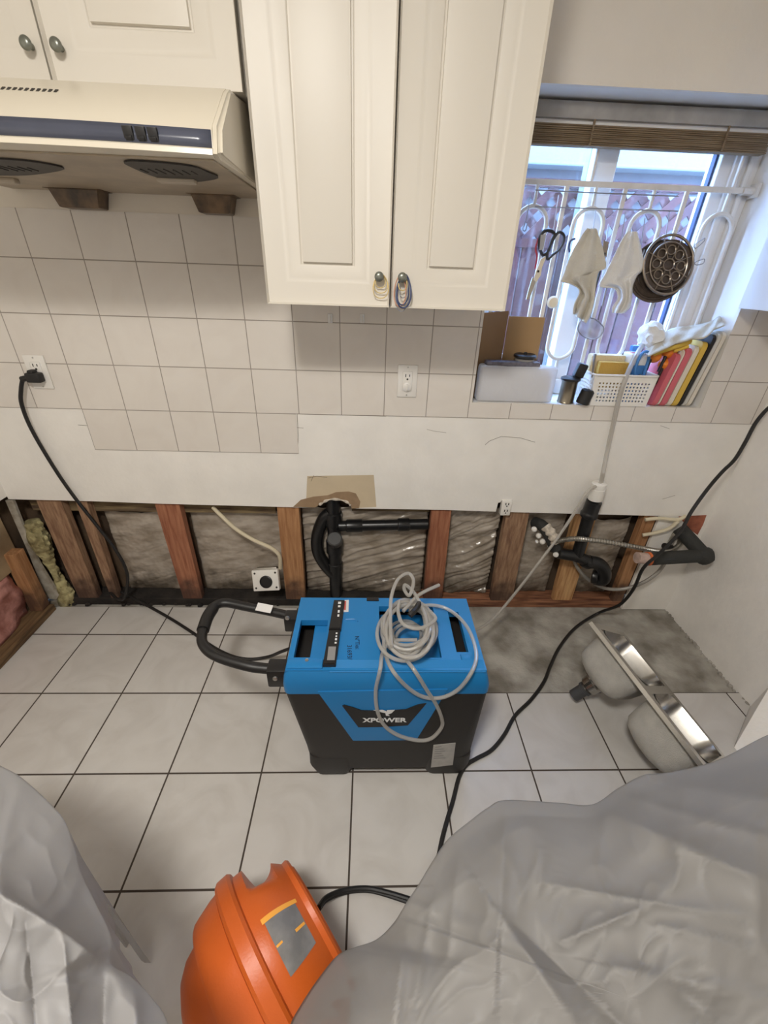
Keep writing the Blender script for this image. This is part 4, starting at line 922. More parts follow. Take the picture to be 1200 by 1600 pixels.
for (x0, x1) in bw:
    b = nb(); loft(b, list(bowl(x0, x1, 0.035, sW - 0.035)), cap0=False, cap1=True, n=6); bmesh.ops.transform(b, matrix=SR, verts=b.verts)
    o = obj('bowl', b, M['steel'], t, angle=60)
    b = nb(); loft(b, list(bowl(x0, x1, 0.035, sW - 0.035, outer=True)), cap0=False, cap1=True, n=6); bmesh.ops.transform(b, matrix=SR, verts=b.verts)
    oo = obj('bowl_coating', b, M['coat'], o, angle=60)
    ca, cb_ = (x0 + x1) / 2, sW / 2
    b = nb(); lathe(b, [(0.045, 0.001), (0.045, 0.003), (0.03, 0.003), (0.02, 0.0), (0, 0.0)], SR @ Matrix.Translation((ca, cb_, -sD)), 24); obj('drain_ring', b, M['steel'], o)
# rim deck
xs = [0, 0.028, 0.243, 0.272, sL - 0.028, sL]; ys = [0, 0.035, sW - 0.035, sW]
b = nb(); plate(b, xs, ys, lambda i, j: j == 1 and i in (1, 3), -0.0025, 0.0)
# turned down edge
box(b, 0, sL, -0.002, 0.0, -0.014, 0.0); box(b, 0, sL, sW, sW + 0.002, -0.014, 0.0); box(b, -0.002, 0, -0.002, sW + 0.002, -0.014, 0.0); box(b, sL, sL + 0.002, -0.002, sW + 0.002, -0.014, 0.0)
bmesh.ops.transform(b, matrix=SR, verts=b.verts); obj('rim', b, M['steel'], t, smooth=False)
ca = sum(bw[0]) / 2
b = nb(); lathe(b, [(0.036, -0.002), (0.046, -0.006), (0.046, -0.012), (0.036, -0.018), (0.034, -0.045), (0.022, -0.052), (0.022, -0.062)], SR @ Matrix.Translation((ca, sW / 2, -sD)), 26); obj('strainer_body', b, M['steel'], t)
b = nb(); lathe(b, [(0.027, -0.055), (0.027, -0.066), (0.023, -0.068), (0.023, -0.115), (0.019, -0.116), (0.0, -0.110)], SR @ Matrix.Translation((ca, sW / 2, -sD)), 26); obj('tailpiece', b, mat('grey_tailpiece', (0.055, 0.055, 0.058), 0.5), t)

# ================================================================== ORANGE AIR MOVER
cO = Vector((0.762, -1.312, 0.205)); axO = Vector((0.76, 0.64, 0.10)).normalized()
t = thing('air_mover', 'orange moulded air mover with a worn grey sticker, partly under plastic', 'air mover', (0.762, -1.312, 0.0))
MO = frame(cO, axO, (0, 0, 1))
def dent(c, a, r, z):
    # local x is up; a = angle from up. mouth-like notch and side step
    k = 1.0; ca = math.cos(a); sa = math.sin(a)
    # squarish snail outline
    k *= 1.0 + 0.035 * math.cos(2 * a + 0.5) + 0.02 * math.cos(4 * a)
    c = Vector((c.x * k, c.y * k, c.z))
    return c
def half(prof, name, fn=dent):
    b = nb(); lathe(b, prof, MO, 72, fn); return obj(name, b, M['orange'], t, angle=28)
def dentR(c, a, r, z):
    c = dent(c, a, r, z); aa = (a + 1.2 + PI) % (2 * PI) - PI; bb = max(0.0, 1 - (aa / 0.70) ** 2) * (max(0.0, 1 - ((z - 0.052) / 0.012) ** 2) if z < 0.052 else max(0.0, 1 - ((z - 0.052) / 0.042) ** 2))
    f = 1 - 0.26 * bb ** 0.7; return Vector((c.x * f, c.y * f, c.z))
def dentL(c, a, r, z):
    c = dent(c, a, r, z); aa = (a - 0.25 + PI) % (2 * PI) - PI
    bb = max(0.0, 1 - (aa / 0.22) ** 2) * max(0.0, 1 - ((z + 0.035) / 0.025) ** 2); f = 1 - 0.03 * bb
    return Vector((c.x * f, c.y * f, c.z))
RP = [(0.132 + 0.052 * math.cos(PI * 0.5 * max(0, (k / 24)) ** 1.2), 0.018 + 0.097 * k / 24) for k in range(25)]
half([(0.08, 0.130), (0.112, 0.132), (0.118, 0.128), (0.121, 0.118)] + RP[::-1] + [(0.172, 0.012)], 'right_shell', dentR)
half([(0.180, 0.020), (0.193, 0.017), (0.198, 0.011), (0.198, -0.011), (0.193, -0.017), (0.180, -0.020)], 'seam_rib')
half([(0.172, -0.012), (0.183, -0.02), (0.180, -0.035), (0.170, -0.064), (0.166, -0.074), (0.160, -0.0795), (0.141, -0.082), (0.137, -0.089), (0.127, -0.110), (0.108, -0.128), (0.08, -0.140), (0.05, -0.146), (0, -0.148)], 'left_shell', dentL)
b = nb(); lathe(b, [(0.124, 0.108), (0.134, 0.112), (0.135, 0.123), (0.130, 0.128), (0.118, 0.127)], MO, 72, dent); obj('rim_ring', b, M['orange'], t)
b = nb(); lathe(b, [(0.08, 0.1315), (0.0, 0.1315)], MO, 40); obj('inlet_cover', b, M['black'], t)
# sticker that follows the shell
def sticker(name, m, a0, a1, z0, z1, par, lift=0.0012, na=14, nzv=8):
    b = nb(); V = []
    for i in range(na + 1):
        a = a0 + (a1 - a0) * i / na; row = []
        for j in range(nzv + 1):
            z = z0 + (z1 - z0) * j / nzv; kk = max(0, (z - 0.018) / 0.097); r = 0.132 + 0.052 * math.cos(PI * 0.5 * kk ** 1.2) + lift
            row.append(b.verts.new(MO @ dentR(Vector((r * math.cos(a), r * math.sin(a), z)), a, r, z)))
        V.append(row)
    for i in range(na):
        for j in range(nzv): b.faces.new((V[i][j], V[i + 1][j], V[i + 1][j + 1], V[i][j + 1]))
    return obj(name, b, m, par, angle=180)
st = sticker('sticker', M['greysticker'], -0.06, 0.42, 0.042, 0.100, t)
sticker('sticker_band', M['yellowsticker'], -0.11, -0.06, 0.038, 0.104, t, 0.0016)
sticker('sticker_streak', M['yellowsticker'], 0.16, 0.19, 0.080, 0.099, st, 0.0018)
sticker('sticker_streak', M['yellowsticker'], 0.15, 0.17, 0.043, 0.055, st, 0.0018)
b = nb(); g = 0.009
tube(b, [onZ(498, 1418, 0.07), onZ(508, 1404, 0.05), onZ(528, 1394, 0.03), onZ(550, 1389, 0.02), onZ(575, 1388, 0.014), onZ(600, 1393, 0.012), onZ(640, 1405, 0.010), onZ(680, 1420, 0.010)], 0.0062, 9)
tube(b, [onZ(498, 1421, 0.06), onZ(509, 1407, 0.04), onZ(530, 1397, 0.02), onZ(552, 1392, 0.012), onZ(576, 1391.5, 0.008), onZ(600, 1397, 0.008), onZ(640, 1410, 0.008)], 0.0055, 9)
obj('power_lead', b, M['blackrub'], t)

# ================================================================== PLASTIC DRAPES
def drape(name, label, sil, zs, zc, cen, creases, m, seed, skirt_in=0.86, nr=90, per=7, lift=0.0):
    P_ = catmull([Vector((p[0], p[1], 0)) for p in sil], per, True); n = len(P_); RZ = [c.x for c in catmull([Vector((p[2] if len(p) > 2 else zs, 0, 0)) for p in sil], per, True)]
    b = nb(); rings = []
    def zat(px, py, t, rz=zs):
        z = rz + (zc - rz) * (1 - t ** (2.2 if rz > zs - 0.02 else 5.0))
        for (ax_, ay_, bx_, by_, hgt, wid, asym) in creases:
            d = Vector((bx_ - ax_, by_ - ay_)); L2 = d.length_squared; q = Vector((px - ax_, py - ay_)); s = max(0, min(1, q.dot(d) / L2)); r = q - d * s
            side = d.x * q.y - d.y * q.x; ww = wid * (asym if side > 0 else 1.0)
            fade = (0.3 + 0.7 * math.sin(PI * min(1, max(0, 0.12 + 0.76 * s))))
            z += 1.5 * hgt * fade * math.exp(-r.length / ww) * (1 - t ** 6)
        e = 1 - t ** 8
        z += e * (0.010 * nz(px * 0.006, py * 0.006, seed) + 0.004 * nz(px * 0.02, py * 0.02, seed + 3))
        z += e * 0.012 * (1 - abs(nz(px * 0.0075 + py * 0.003, py * 0.0045 - px * 0.001, seed + 7))) ** 7 + e * 0.004 * (1 - abs(nz(px * 0.02, py * 0.012 + px * 0.006, seed + 17))) ** 6
        return z
    c0 = onZ(cen[0], cen[1], zat(cen[0], cen[1], 0)); cv = b.verts.new(c0)
    for k in range(1, nr + 1):
        t_ = (k / nr) ** 0.85; rg = []
        for p, rz in zip(P_, RZ):
            px = cen[0] + (p.x - cen[0]) * t_; py = cen[1] + (p.y - cen[1]) * t_
            rg.append(b.verts.new(onZ(px, py, zat(px, py, t_, rz))))
        rings.append(rg)
    edge = [v.co.copy() for v in rings[-1]]; cen3 = sum(edge, Vector()) / n; cl = Vector((c0.x, c0.y, 0))
    for k in range(1, 13):
        q = k / 12; rg = []
        for i, e in enumerate(edge):
            hz = Vector((e.x - cl.x, e.y - cl.y, 0)); f = 1 - (1 - skirt_in) * (1 - (1 - q) ** 1.5) + 0.03 * q * math.sin(i * 0.9 + seed)
            ze = 0.47 if (e.x - 0.762) ** 2 + (e.y + 1.312) ** 2 < 0.11 else 0.012
            rg.append(b.verts.new((cl.x + hz.x * f, cl.y + hz.y * f, e.z + (ze - e.z) * q)))
        rings.append(rg)
    for i in range(n): b.faces.new((cv, rings[0][i], rings[0][(i + 1) % n]))
    for A, B in zip(rings, rings[1:]):
        for i in range(n): b.faces.new((A[i], B[i], B[(i + 1) % n], A[(i + 1) % n]))
    o = obj(name, b, m, angle=180); return tag(o, label, 'plastic sheet')
drape('plastic_sheet', 'milky plastic sheet draped over a large bulk at lower right',
      [(1200, 1148), (1120, 1188), (1040, 1207), (1005, 1211), (965, 1232), (925, 1257), (870, 1254), (790, 1250), (762, 1262), (735, 1282), (700, 1311), (676, 1345), (655, 1380), (635, 1410), (615, 1442, .62), (588, 1468, .56), (555, 1480, .52), (528, 1492, .49), (498, 1528, .47), (470, 1570, .46), (452, 1605, .46), (440, 1660, .48), (470, 1750, .6), (700, 1850), (1000, 1880), (1300, 1850), (1520, 1600), (1550, 1300), (1450, 1120), (1310, 1105)],
      0.66, 0.76, (980, 1560),
      [(790, 1252, 782, 1430, 0.035, 26, 3.2), (782, 1430, 900, 1600, 0.030, 22, 3.0), (800, 1440, 1010, 1640, -0.022, 26, 1.0), (925, 1257, 1210, 1385, 0.040, 36, 1.6), (640, 1410, 612, 1640, 0.045, 20, 2.6),
       (880, 1470, 1000, 1420, 0.012, 12, 1), (960, 1510, 1200, 1560, 0.014, 14, 2.0), (1000, 1500, 1180, 1640, -0.016, 24, 1), (1000, 1215, 1200, 1250, 0.020, 20, 2.4), (720, 1290, 700, 1500, 0.012, 14, 1), (540, 1500, 560, 1640, 0.02, 14, 1.6), (850, 1380, 1190, 1440, 0.008, 10, 1), (965, 1240, 1210, 1310, 0.014, 9, 2.5), (1030, 1445, 1205, 1490, 0.010, 9, 2.0), (690, 1330, 650, 1560, 0.016, 9, 2.4), (860, 1290, 840, 1400, 0.008, 10, 1.5)], M['sheet'], 3)
drape('plastic_sheet', 'milky plastic sheet draped over something at lower left',
      [(-60, 1165), (0, 1196), (35, 1216), (85, 1262), (105, 1290), (118, 1330), (126, 1362), (150, 1412), (168, 1448), (176, 1475), (172, 1505), (205, 1526), (238, 1560), (262, 1598), (275, 1680), (230, 1800), (60, 1850), (-200, 1780), (-330, 1560), (-300, 1300), (-180, 1180)],
      0.70, 0.80, (-40, 1560),
      [(-40, 1375, 90, 1450, 0.040, 34, 1.5), (90, 1450, 172, 1512, 0.034, 26, 1.5), (40, 1440, 60, 1640, -0.012, 12, 1), (100, 1475, 115, 1640, 0.012, 10, 1.4), (168, 1512, 160, 1640, -0.05, 22, 2.2), (210, 1540, 215, 1640, 0.02, 16, 1)], M['sheet2'], 9)

# the bulk under the right-hand sheet
b = nb(); P_ = catmull([onZ(px, py, 0.62) for px, py in [(800, 1275), (925, 1275), (1010, 1230), (1180, 1190), (1330, 1140), (1430, 1300), (1400, 1560), (1250, 1780), (900, 1800), (660, 1750), (645, 1560), (668, 1420), (715, 1325)]], 5, True)
prism(b, P_, Vector((0, 0, -0.61))); tag(obj('covered_furniture', b, mat('dark_grey_furniture', (0.13, 0.12, 0.115), 0.7), smooth=False), 'dark bulk faintly showing through the milky sheet at lower right', 'furniture')
# white sheet edge standing against the right wall foot
b = nb(); prism(b, [onZ(1171, 1107, 0.001), onX(1203, 1072, 2.486), onX(1240, 1120, 2.486), onZ(1235, 1260, 0.001), onZ(1147, 1168, 0.001)], Vector((0.006, 0.006, 0)))
tag(obj('board_offcut', b, M['rightwall'], smooth=False), 'white board offcut leaning at the foot of the right wall', 'board')

# ================================================================== WINDOW ITEMS
# bamboo blind, rolled up
t = thing('window_blind', 'rolled-up bamboo blind under a grimy headrail at the window top', 'blind', (1.78, 0.13, 1.82))
b = nb(); box(b, 1.36, 2.225, 0.085, 0.15, 1.882, 1.922, 0.003); obj('headrail', b, M['headrail'], t)
b = nb(); box(b, 1.36, 2.215, 0.100, 0.118, 1.872, 1.884, 0.001); obj('rail_lip', b, M['frame'], t)
b = nb()
for k in range(11):
    z = 1.822 + k * 0.0045; box(b, 1.37 + random.uniform(0, .006), 2.19 + random.uniform(-.004, .004), 0.090 + random.uniform(0, .004), 0.124, z, z + 0.0038, 0.0006)
obj('slats', b, M['blind'], t, smooth=False)
for cx in (2.044, 1.623):
    b = nb(); box(b, cx - 0.003, cx + 0.003, 0.086, 0.089, 1.82, 1.885); obj('lift_cord', b, M['blind'], t, smooth=False)
# iron grille
YG = 0.135
t = thing('window_grille', 'white painted iron window grille with tall oval loops', 'grille', (1.8, YG, 1.045))
def flat(b, pts, w=0.011, d=0.006): tube(b, pts, w / 2 * 1.1, 8, smooth=False)
b = nb(); box(b, 1.346, 2.225, YG - 0.005, YG + 0.005, 1.726, 1.742, 0.001); obj('top_rail', b, M['grille'], t, smooth=False)
b = nb(); box(b, 2.226, 2.237, YG - 0.02, YG + 0.02, 1.715, 1.755, 0.002); tube(b, [(2.19, YG, 1.734), (2.23, YG, 1.734)], 0.012, 10, smooth=False); obj('wall_bracket', b, M['grille'], t)
for cx in (1.497, 1.695, 1.893, 2.15):
    pts = []
    for k in range(12): a = PI * k / 11; pts.append((cx + 0.052 * math.cos(a), YG, 1.62 + 0.05 * math.sin(a)))
    for k in range(12): a = PI + PI * k / 11; pts.append((cx + 0.052 * math.cos(a), YG, 1.235 + 0.05 * math.sin(a)))
    b = nb(); tube(b, pts, 0.0075, 8, closed=True, smooth=False); obj('oval_loop', b, M['grille'], t)
    for za, zb in ((1.73, 1.668), (1.187, 1.042)):
        b = nb(); tube(b, [(cx, YG, za), (cx, YG, zb)], 0.006, 8, smooth=False); obj('loop_stem', b, M['grille'], t)
for cx in (1.40, 1.596, 1.794, 2.005):
    b = nb(); box(b, cx - 0.007, cx + 0.007, YG - 0.004, YG + 0.004, 1.042, 1.728, 0.001); obj('bar', b, M['grille'], t, smooth=False)
for cx in (1.673, 2.155):
    b = nb(); tube(b, [(cx, YG, 1.74), (cx, YG, 1.84)], 0.006, 8, smooth=False); obj('loop_stem', b, M['grille'], t)
# wire rack hooked on the rail
t = thing('hanging_rack', 'thin wire hook rack hung on the window grille', 'rack', (1.75, 0.115, 1.62))
b = nb()
for y0, y1 in ((297, 306), (323, 329)):
    tube(b, [onY(836, y0, 0.118), onY(930, (y0 + y1) / 2, 0.118), onY(1060, y1 + 1, 0.118)], 0.0018, 6, smooth=False)
obj('wires', b, M['wire'], t)
for px, py, dx in ((826, 300, -4), (870, 305, 0), (928, 328, -6), (948, 350, -4), (975, 330, 2), (1005, 340, 0), (1043, 330, -2)):
    b = nb(); tube(b, [onY(px + 3, py, 0.113), onY(px - 3, py + 40, 0.108), onY(px - 5 + dx, py + 58, 0.100), onY(px - 1 + dx, py + 60, 0.092), onY(px + 2 + dx, py + 50, 0.09)], 0.0016, 6); obj('hook', b, M['wire'], t)
# scissors
ys = 0.083
t = thing('scissors', 'kitchen scissors with black and red handles hanging at the window', 'scissors', onY(825, 470, ys))
b = nb(); tube(b, [onY(*p, ys - 0.003) for p in [(848, 398), (843, 385), (844, 370), (851, 361), (861, 361), (866, 366), (862, 376), (857, 392)]], 0.0055, 8, closed=True); obj('handle_loop', b, M['black'], t)
b = nb(); tube(b, [onY(*p, ys - 0.005) for p in [(856, 405), (864, 398), (874, 390), (881, 376), (880, 366), (873, 363), (866, 372), (858, 388), (855, 398)]], 0.0045, 8, closed=True); obj('handle_loop', b, M['black'], t)
b = nb(); tube(b, [onY(*p, ys) for p in [(841, 372), (837, 388), (839, 402), (836, 420)]], 0.003, 8); obj('red_edge', b, M['red'], t)
b = nb(); prism(b, [onY(*p, ys - 0.009) for p in [(845, 367), (852, 366), (849, 390), (843, 391)]], Vector((0, 0.003, 0))); obj('handle_inlay', b, M['label'], t, smooth=False)
b = nb(); prism(b, [onY(*p, ys) for p in [(845, 405), (855, 398), (847, 418), (845, 430), (838, 441), (834, 437), (837, 425), (842, 414)]], Vector((0, 0.004, 0))); bl = obj('shank', b, M['cream'], t, smooth=False)
b = nb(); lathe(b, [(0.004, 0), (0.0035, 0.002), (0, 0.0025)], frame(onY(841, 424, ys), (0, -1, 0)), 10); obj('pivot', b, M['slot'], bl)
b = nb(); prism(b, [onY(*p, ys + 0.002) for p in [(838, 438), (832, 433), (826, 452), (822, 468), (826, 468), (832, 455)]], Vector((0, 0.003, 0))); obj('blade', b, M['steel'], t, smooth=False)
# small white round knob on a wire
t = thing('suction_hook', 'small round white suction cup on the window grille', 'hook', onY(863, 480, 0.12))
b = nb(); lathe(b, [(0.0, 0.0), (0.020, 0.0), (0.021, 0.006), (0.016, 0.013), (0, 0.016)], frame(onY(863, 472, 0.125), (0, -1, 0)), 22); obj('cup', b, M['cream'], t)
# hanging cloths
def cloth(label, rows, y, m, seed, thick=0.003, amp=0.012, nf=4):
    b = nb(); nx = 26; ny = 30; V = []
    ts = [i / (len(rows) - 1) for i in range(len(rows))]
    L_ = catmull([Vector((r[0], r[1], 0)) for r in rows], 8); Rr = catmull([Vector((r[2], r[3], 0)) for r in rows], 8)
    for j in range(len(L_)):
        row = []; tt = j / (len(L_) - 1)
        for i in range(nx + 1):
            u = i / nx; px = L_[j].x + (Rr[j].x - L_[j].x) * u; py = L_[j].y + (Rr[j].y - L_[j].y) * u
            yy = y - amp * (0.3 + 0.7 * tt) * (math.sin(u * PI * nf + seed + tt * 1.5) + 0.5 * nz(u * 4, tt * 4, seed)) - 0.006 * math.sin(PI * u)
            row.append(b.verts.new(onY(px, py, yy)))
        V.append(row)
    for j in range(len(V) - 1):
        for i in range(nx): b.faces.new((V[j][i], V[j][i + 1], V[j + 1][i + 1], V[j + 1][i]))
    o = obj('hanging_cloth', b, m, angle=180); md = o.modifiers.new('t', 'SOLIDIFY'); md.thickness = thick
    return tag(o, label, 'cloth', 'cloths hung at the window')
cloth('cream cloth hanging between scissors and white cloth', [(918, 357, 932, 357), (908, 370, 938, 375), (893, 395, 944, 400), (880, 430, 946, 418), (877, 440, 935, 425), (893, 445, 930, 450), (905, 455, 928, 470), (897, 475, 923, 490), (895, 490, 915, 505)], 0.085, M['towel'], 1)
cloth('white cloth hanging against the round iron trivet', [(982, 361, 996, 362), (972, 375, 1000, 378), (960, 400, 1006, 405), (945, 430, 1008, 420), (937, 447, 997, 430), (960, 450, 990, 445), (966, 465, 988, 465), (958, 480, 985, 480), (957, 489, 975, 490)], 0.08, M['towel2'], 2.6)
# utensils behind the cloths and the sieve
t = thing('sieve', 'small round wire sieve with dark handle below the cream cloth', 'sieve', onY(925, 530, 0.09))
pc = onY(924, 513, 0.09)
b = nb(); tube(b, [onY(*p, 0.09) for p in [(943, 512), (939, 524), (927, 530), (912, 526), (903, 515), (906, 503), (918, 497), (932, 500)]], 0.0022, 7, closed=True); obj('hoop', b, M['wire'], t)
b = nb(); ring = [onY(*p, 0.092) for p in [(943, 512), (939, 524), (927, 530), (912, 526), (903, 515), (906, 503), (918, 497), (932, 500)]]
rc_ = catmull(ring, 4, True); cc = sum(rc_, Vector()) / len(rc_) + Vector((0, 0.02, -0.008)); rr = [[b.verts.new(cc + (p - cc) * s + Vector((0, -0.02 * (s * s) + 0.0, 0.0)) * 0 ) for p in rc_] for s in (1, .8, .6, .4, .2)]
for A, B in zip(rr, rr[1:]):
    for k in range(len(A)): b.faces.new((A[k], A[(k + 1) % len(A)], B[(k + 1) % len(A)], B[k]))
b.faces.new(rr[-1]); obj('mesh_bowl', b, M['sieve'], t, angle=180)
b = nb(); tube(b, [onY(921, 497, 0.093), onY(928, 460, 0.096), onY(936, 430, 0.10), onY(945, 395, 0.105)], 0.004, 8); obj('handle', b, M['black'], t)
t = thing('dark_spatula', 'dark flat utensil showing between the two hanging cloths', 'utensil', onY(948, 400, 0.1))
b = nb(); tube(b, [onY(941, 478, 0.105), onY(945, 460, 0.105), onY(950, 440, 0.105)], 0.0045, 8); obj('handle', b, M['wire'], t)
b = nb(); prism(b, [onY(*p, 0.105) for p in [(943, 376), (951, 378), (948, 402), (941, 398)]], Vector((0, 0.002, 0))); obj('blade', b, M['rack'], t, smooth=False)
t = thing('dark_hook_handle', 'black curved handle tip left of the cream cloth', 'utensil', onY(895, 390, 0.1))
b = nb(); tube(b, [onY(890, 394, 0.1), onY(889, 385, 0.1), onY(892, 376, 0.098), onY(899, 373, 0.097)], 0.0035, 8); obj('tip', b, M['rbblue'], t)
# trivets: dark round iron disc and openwork steel rack in front
t = thing('iron_disc', 'dark round iron griddle disc hanging behind the wire trivet', 'griddle', onY(1025, 470, 0.105))
cI = onY(1028, 425, 0.095); b = nb()
MI = frame(cI, (-0.15, -1, 0.25), (1, 0, 0))
lathe(b, [(0, 0.0), (0.098, 0.0), (0.1, 0.002), (0.1, 0.006), (0.094, 0.008), (0.09, 0.005), (0, 0.004)], MI, 44); obj('disc', b, M['ironblack'], t)
b = nb()
for k in range(5):
    tube(b, [MI @ Vector(((0.02 + 0.016 * k) * math.cos(a), (0.02 + 0.016 * k) * math.sin(a), 0.006)) for a in [2 * PI * q / 24 for q in range(24)]], 0.0018, 5, closed=True, smooth=False)
obj('ridges', b, M['ironblack'], t)
cT = onY(1044, 414, 0.068); MT = frame(cT, (-0.12, -1, 0.22), (0.9, 0, 0.35))
t = thing('wire_trivet', 'openwork round metal trivet hanging at the window', 'trivet', cT)
b = nb(); tube(b, [MT @ Vector((0.080 * math.cos(a), 0.092 * math.sin(a), 0)) for a in [2 * PI * q / 40 for q in range(40)]], 0.0045, 8, closed=True, smooth=False); obj('outer_ring', b, M['rack'], t)
b = nb(); tube(b, [MT @ Vector((0.060 * math.cos(a), 0.07 * math.sin(a), 0.002)) for a in [2 * PI * q / 36 for q in range(36)]], 0.0026, 7, closed=True, smooth=False); obj('inner_ring', b, M['rack'], t)
b = nb()
for k in range(8):
    a = 2 * PI * k / 8
    tube(b, [MT @ Vector((0.018 * math.cos(a), 0.018 * math.sin(a), 0.003)), MT @ Vector((0.060 * math.cos(a), 0.07 * math.sin(a), 0.001)), MT @ Vector((0.079 * math.cos(a), 0.091 * math.sin(a), 0))], 0.002, 6)
    x, y = 0.040 * math.cos(a + .39), 0.046 * math.sin(a + .39)
    tube(b, [MT @ Vector((x + 0.014 * math.cos(q), y + 0.014 * math.sin(q), 0.003)) for q in [2 * PI * i / 12 for i in range(12)]], 0.0022, 6, closed=True, smooth=False)
tube(b, [MT @ Vector((0.018 * math.cos(q), 0.018 * math.sin(q), 0.003)) for q in [2 * PI * i / 14 for i in range(14)]], 0.0025, 6, closed=True, smooth=False)
obj('filigree', b, M['rack'], t)
b = nb(); lathe(b, [(0, -0.004), (0.078, -0.004), (0.078, -0.0025), (0, -0.0025)], MT, 40); obj('backing', b, M['ironblack'], t)
b = nb()
for p in ([(1086, 382), (1098, 374), (1101, 372), (1100, 377), (1087, 388)], [(1086, 410), (1098, 405), (1101, 406), (1098, 412), (1088, 414)]):
    tube(b, [onY(*q, 0.066) for q in p], 0.0014, 6, closed=True)
obj('wire_loop', b, M['wire'], t)

# ---- sill
SZ = WZ0
t = thing('cardboard_sheet', 'folded brown cardboard standing at the left end of the sill', 'cardboard', (1.46, 0.11, SZ))
b = nb(); prism(b, [(1.353, 0.062, SZ + 0.001), (1.462, 0.108, SZ + 0.001), (1.462, 0.108, 1.352), (1.353, 0.062, 1.345)], Vector((0.001, 0.004, 0))); obj('left_panel', b, M['cardboard'], t, smooth=False)
b = nb(); prism(b, [(1.464, 0.108, SZ + 0.001), (1.588, 0.072, SZ + 0.001), (1.588, 0.072, 1.336), (1.464, 0.108, 1.334)], Vector((0.001, 0.004, 0))); obj('right_panel', b, M['cardboard2'], t, smooth=False)
# cloudy plastic package
t = thing('wrapped_package', 'cloudy white plastic-wrapped package on the sill before the cardboard', 'package', (1.51, 0.035, SZ))
b = nb(); tt = nb(); x0, x1, y0, y1, z0, z1 = 1.362, 1.655, 0.006, 0.062, SZ + 0.001, 1.175
box(tt, x0, x1, y0, y1, z0, z1, 0.012, 3); bmesh.ops.subdivide_edges(tt, edges=list(tt.edges), cuts=5, use_grid_fill=True)
for v in tt.verts:
    k = nz(v.co.x * 28, v.co.y * 28, v.co.z * 28); s = min(1, max(0, (v.co.z - SZ) / 0.03))
    v.co.y += 0.005 * k * s; v.co.z += 0.004 * nz(v.co.x * 30, 5, v.co.z * 20) * s
merge(b, tt); obj('wrapping', b, M['bag'], t, angle=60)
b = nb(); box(b, x0 + 0.02, x1 - 0.07, y0 + 0.008, y1 - 0.006, z1 - 0.006, z1 + 0.014, 0.006); obj('grey_tray', b, mat('grey_tray', (0.16, 0.15, 0.19), 0.4, var=0.5, vscale=60), t)
b = nb(); box(b, x0 + 0.012, x1 - 0.015, y0 + 0.01, y1 - 0.01, SZ + 0.004, z1 - 0.012, 0.006); obj('contents', b, mat('package_contents', (0.82, 0.82, 0.85), 0.6, var=0.1, vscale=15), t)
c = onZ(832, 567, 1.196); t = thing('round_lid', 'small round black lid on a clear jar top behind the package', 'lid', (c.x, c.y, 1.175))
b = nb(); lathe(b, [(0.03, 0.0), (0.042, 0.006), (0.042, 0.012), (0.036, 0.016), (0.02, 0.012), (0.006, 0.013), (0.006, 0.022), (0, 0.023)], Matrix.Translation((c.x, 0.055, 1.196)), 28); obj('lid', b, M['black'], t)
b = nb(); lathe(b, [(0.034, 0.0), (0.036, 0.004), (0.036, 0.015), (0.030, 0.018)], Matrix.Translation((c.x, 0.055, 1.179)), 24); obj('clear_rim', b, M['hose'], t)
# canister with dark cap
c = onY(882, 632, 0.03); t = thing('steel_canister', 'dull steel canister with a dark rim and black stopper on the sill', 'canister', (c.x, 0.035, SZ))
Mc = Matrix.Translation((c.x + 0.002, 0.035, SZ + 0.001)); b = nb(); lathe(b, [(0.030, 0), (0.032, 0.002), (0.030, 0.006), (0.029, 0.075), (0.031, 0.080), (0.033, 0.085)], Mc, 28); obj('cup', b, M['canister'], t)
b = nb(); lathe(b, [(0.032, 0.083), (0.036, 0.085), (0.036, 0.092), (0.028, 0.096), (0.014, 0.098)], Mc, 28); obj('rim', b, M['black'], t)
b = nb(); box(b, -0.022, 0.018, -0.014, 0.014, 0.097, 0.15, 0.008, Mx=Mc @ Matrix.Rotation(0.25, 4, 'Y')); obj('stopper', b, M['blackrub'], t)
c = onY(903, 635, 0.012); t = thing('black_cap', 'black rubber cap leaning between the canister and white basket', 'cap', (c.x, 0.02, SZ))
b = nb(); lathe(b, [(0.021, 0), (0.024, 0.003), (0.024, 0.05), (0.018, 0.056), (0, 0.057)], Matrix.Translation((c.x + 0.004, -0.004, SZ + 0.006)) @ Matrix.Rotation(0.22, 4, 'Y'), 22); obj('cap', b, M['blackrub'], t)
# basket
BX0, BX1, BY0, BY1, BZ0, BZ1 = 1.80, 2.018, -0.006, 0.115, SZ + 0.001, SZ + 0.115
t = thing('storage_basket', 'white perforated plastic basket of cleaning things on the sill', 'basket', (1.91, 0.05, SZ))
def perf(b, n, m_, w, h, Mx, mg=0.012):
    xs = [0]; 
    cw = (w - 2 * mg) / (2 * n + 1)
    xs += [mg + cw * k for k in range(1, 2 * n + 1)] + [w]
    ch = (h - 0.03) / (2 * m_ + 1); ys = [0] + [0.010 + ch * k for k in range(1, 2 * m_ + 1)] + [h]
    tt = nb(); plate(tt, xs, ys, lambda i, j: i % 2 == 1 and j % 2 == 1 and i < len(xs) - 2 and j < len(ys) - 2, -0.0015, 0.0015); merge(b, tt, Mx)
b = nb()
h = BZ1 - BZ0
perf(b, 15, 6, BX1 - BX0, h, frame((BX0, BY0, BZ0), (0, -1, 0.0), (1, 0, 0)))
perf(b, 15, 6, BX1 - BX0, h, frame((BX0, BY1, BZ0), (0, -1, 0.0), (1, 0, 0)))
perf(b, 8, 6, BY1 - BY0, h, frame((BX0, BY1, BZ0), (-1, 0, 0.0), (0, -1, 0)))
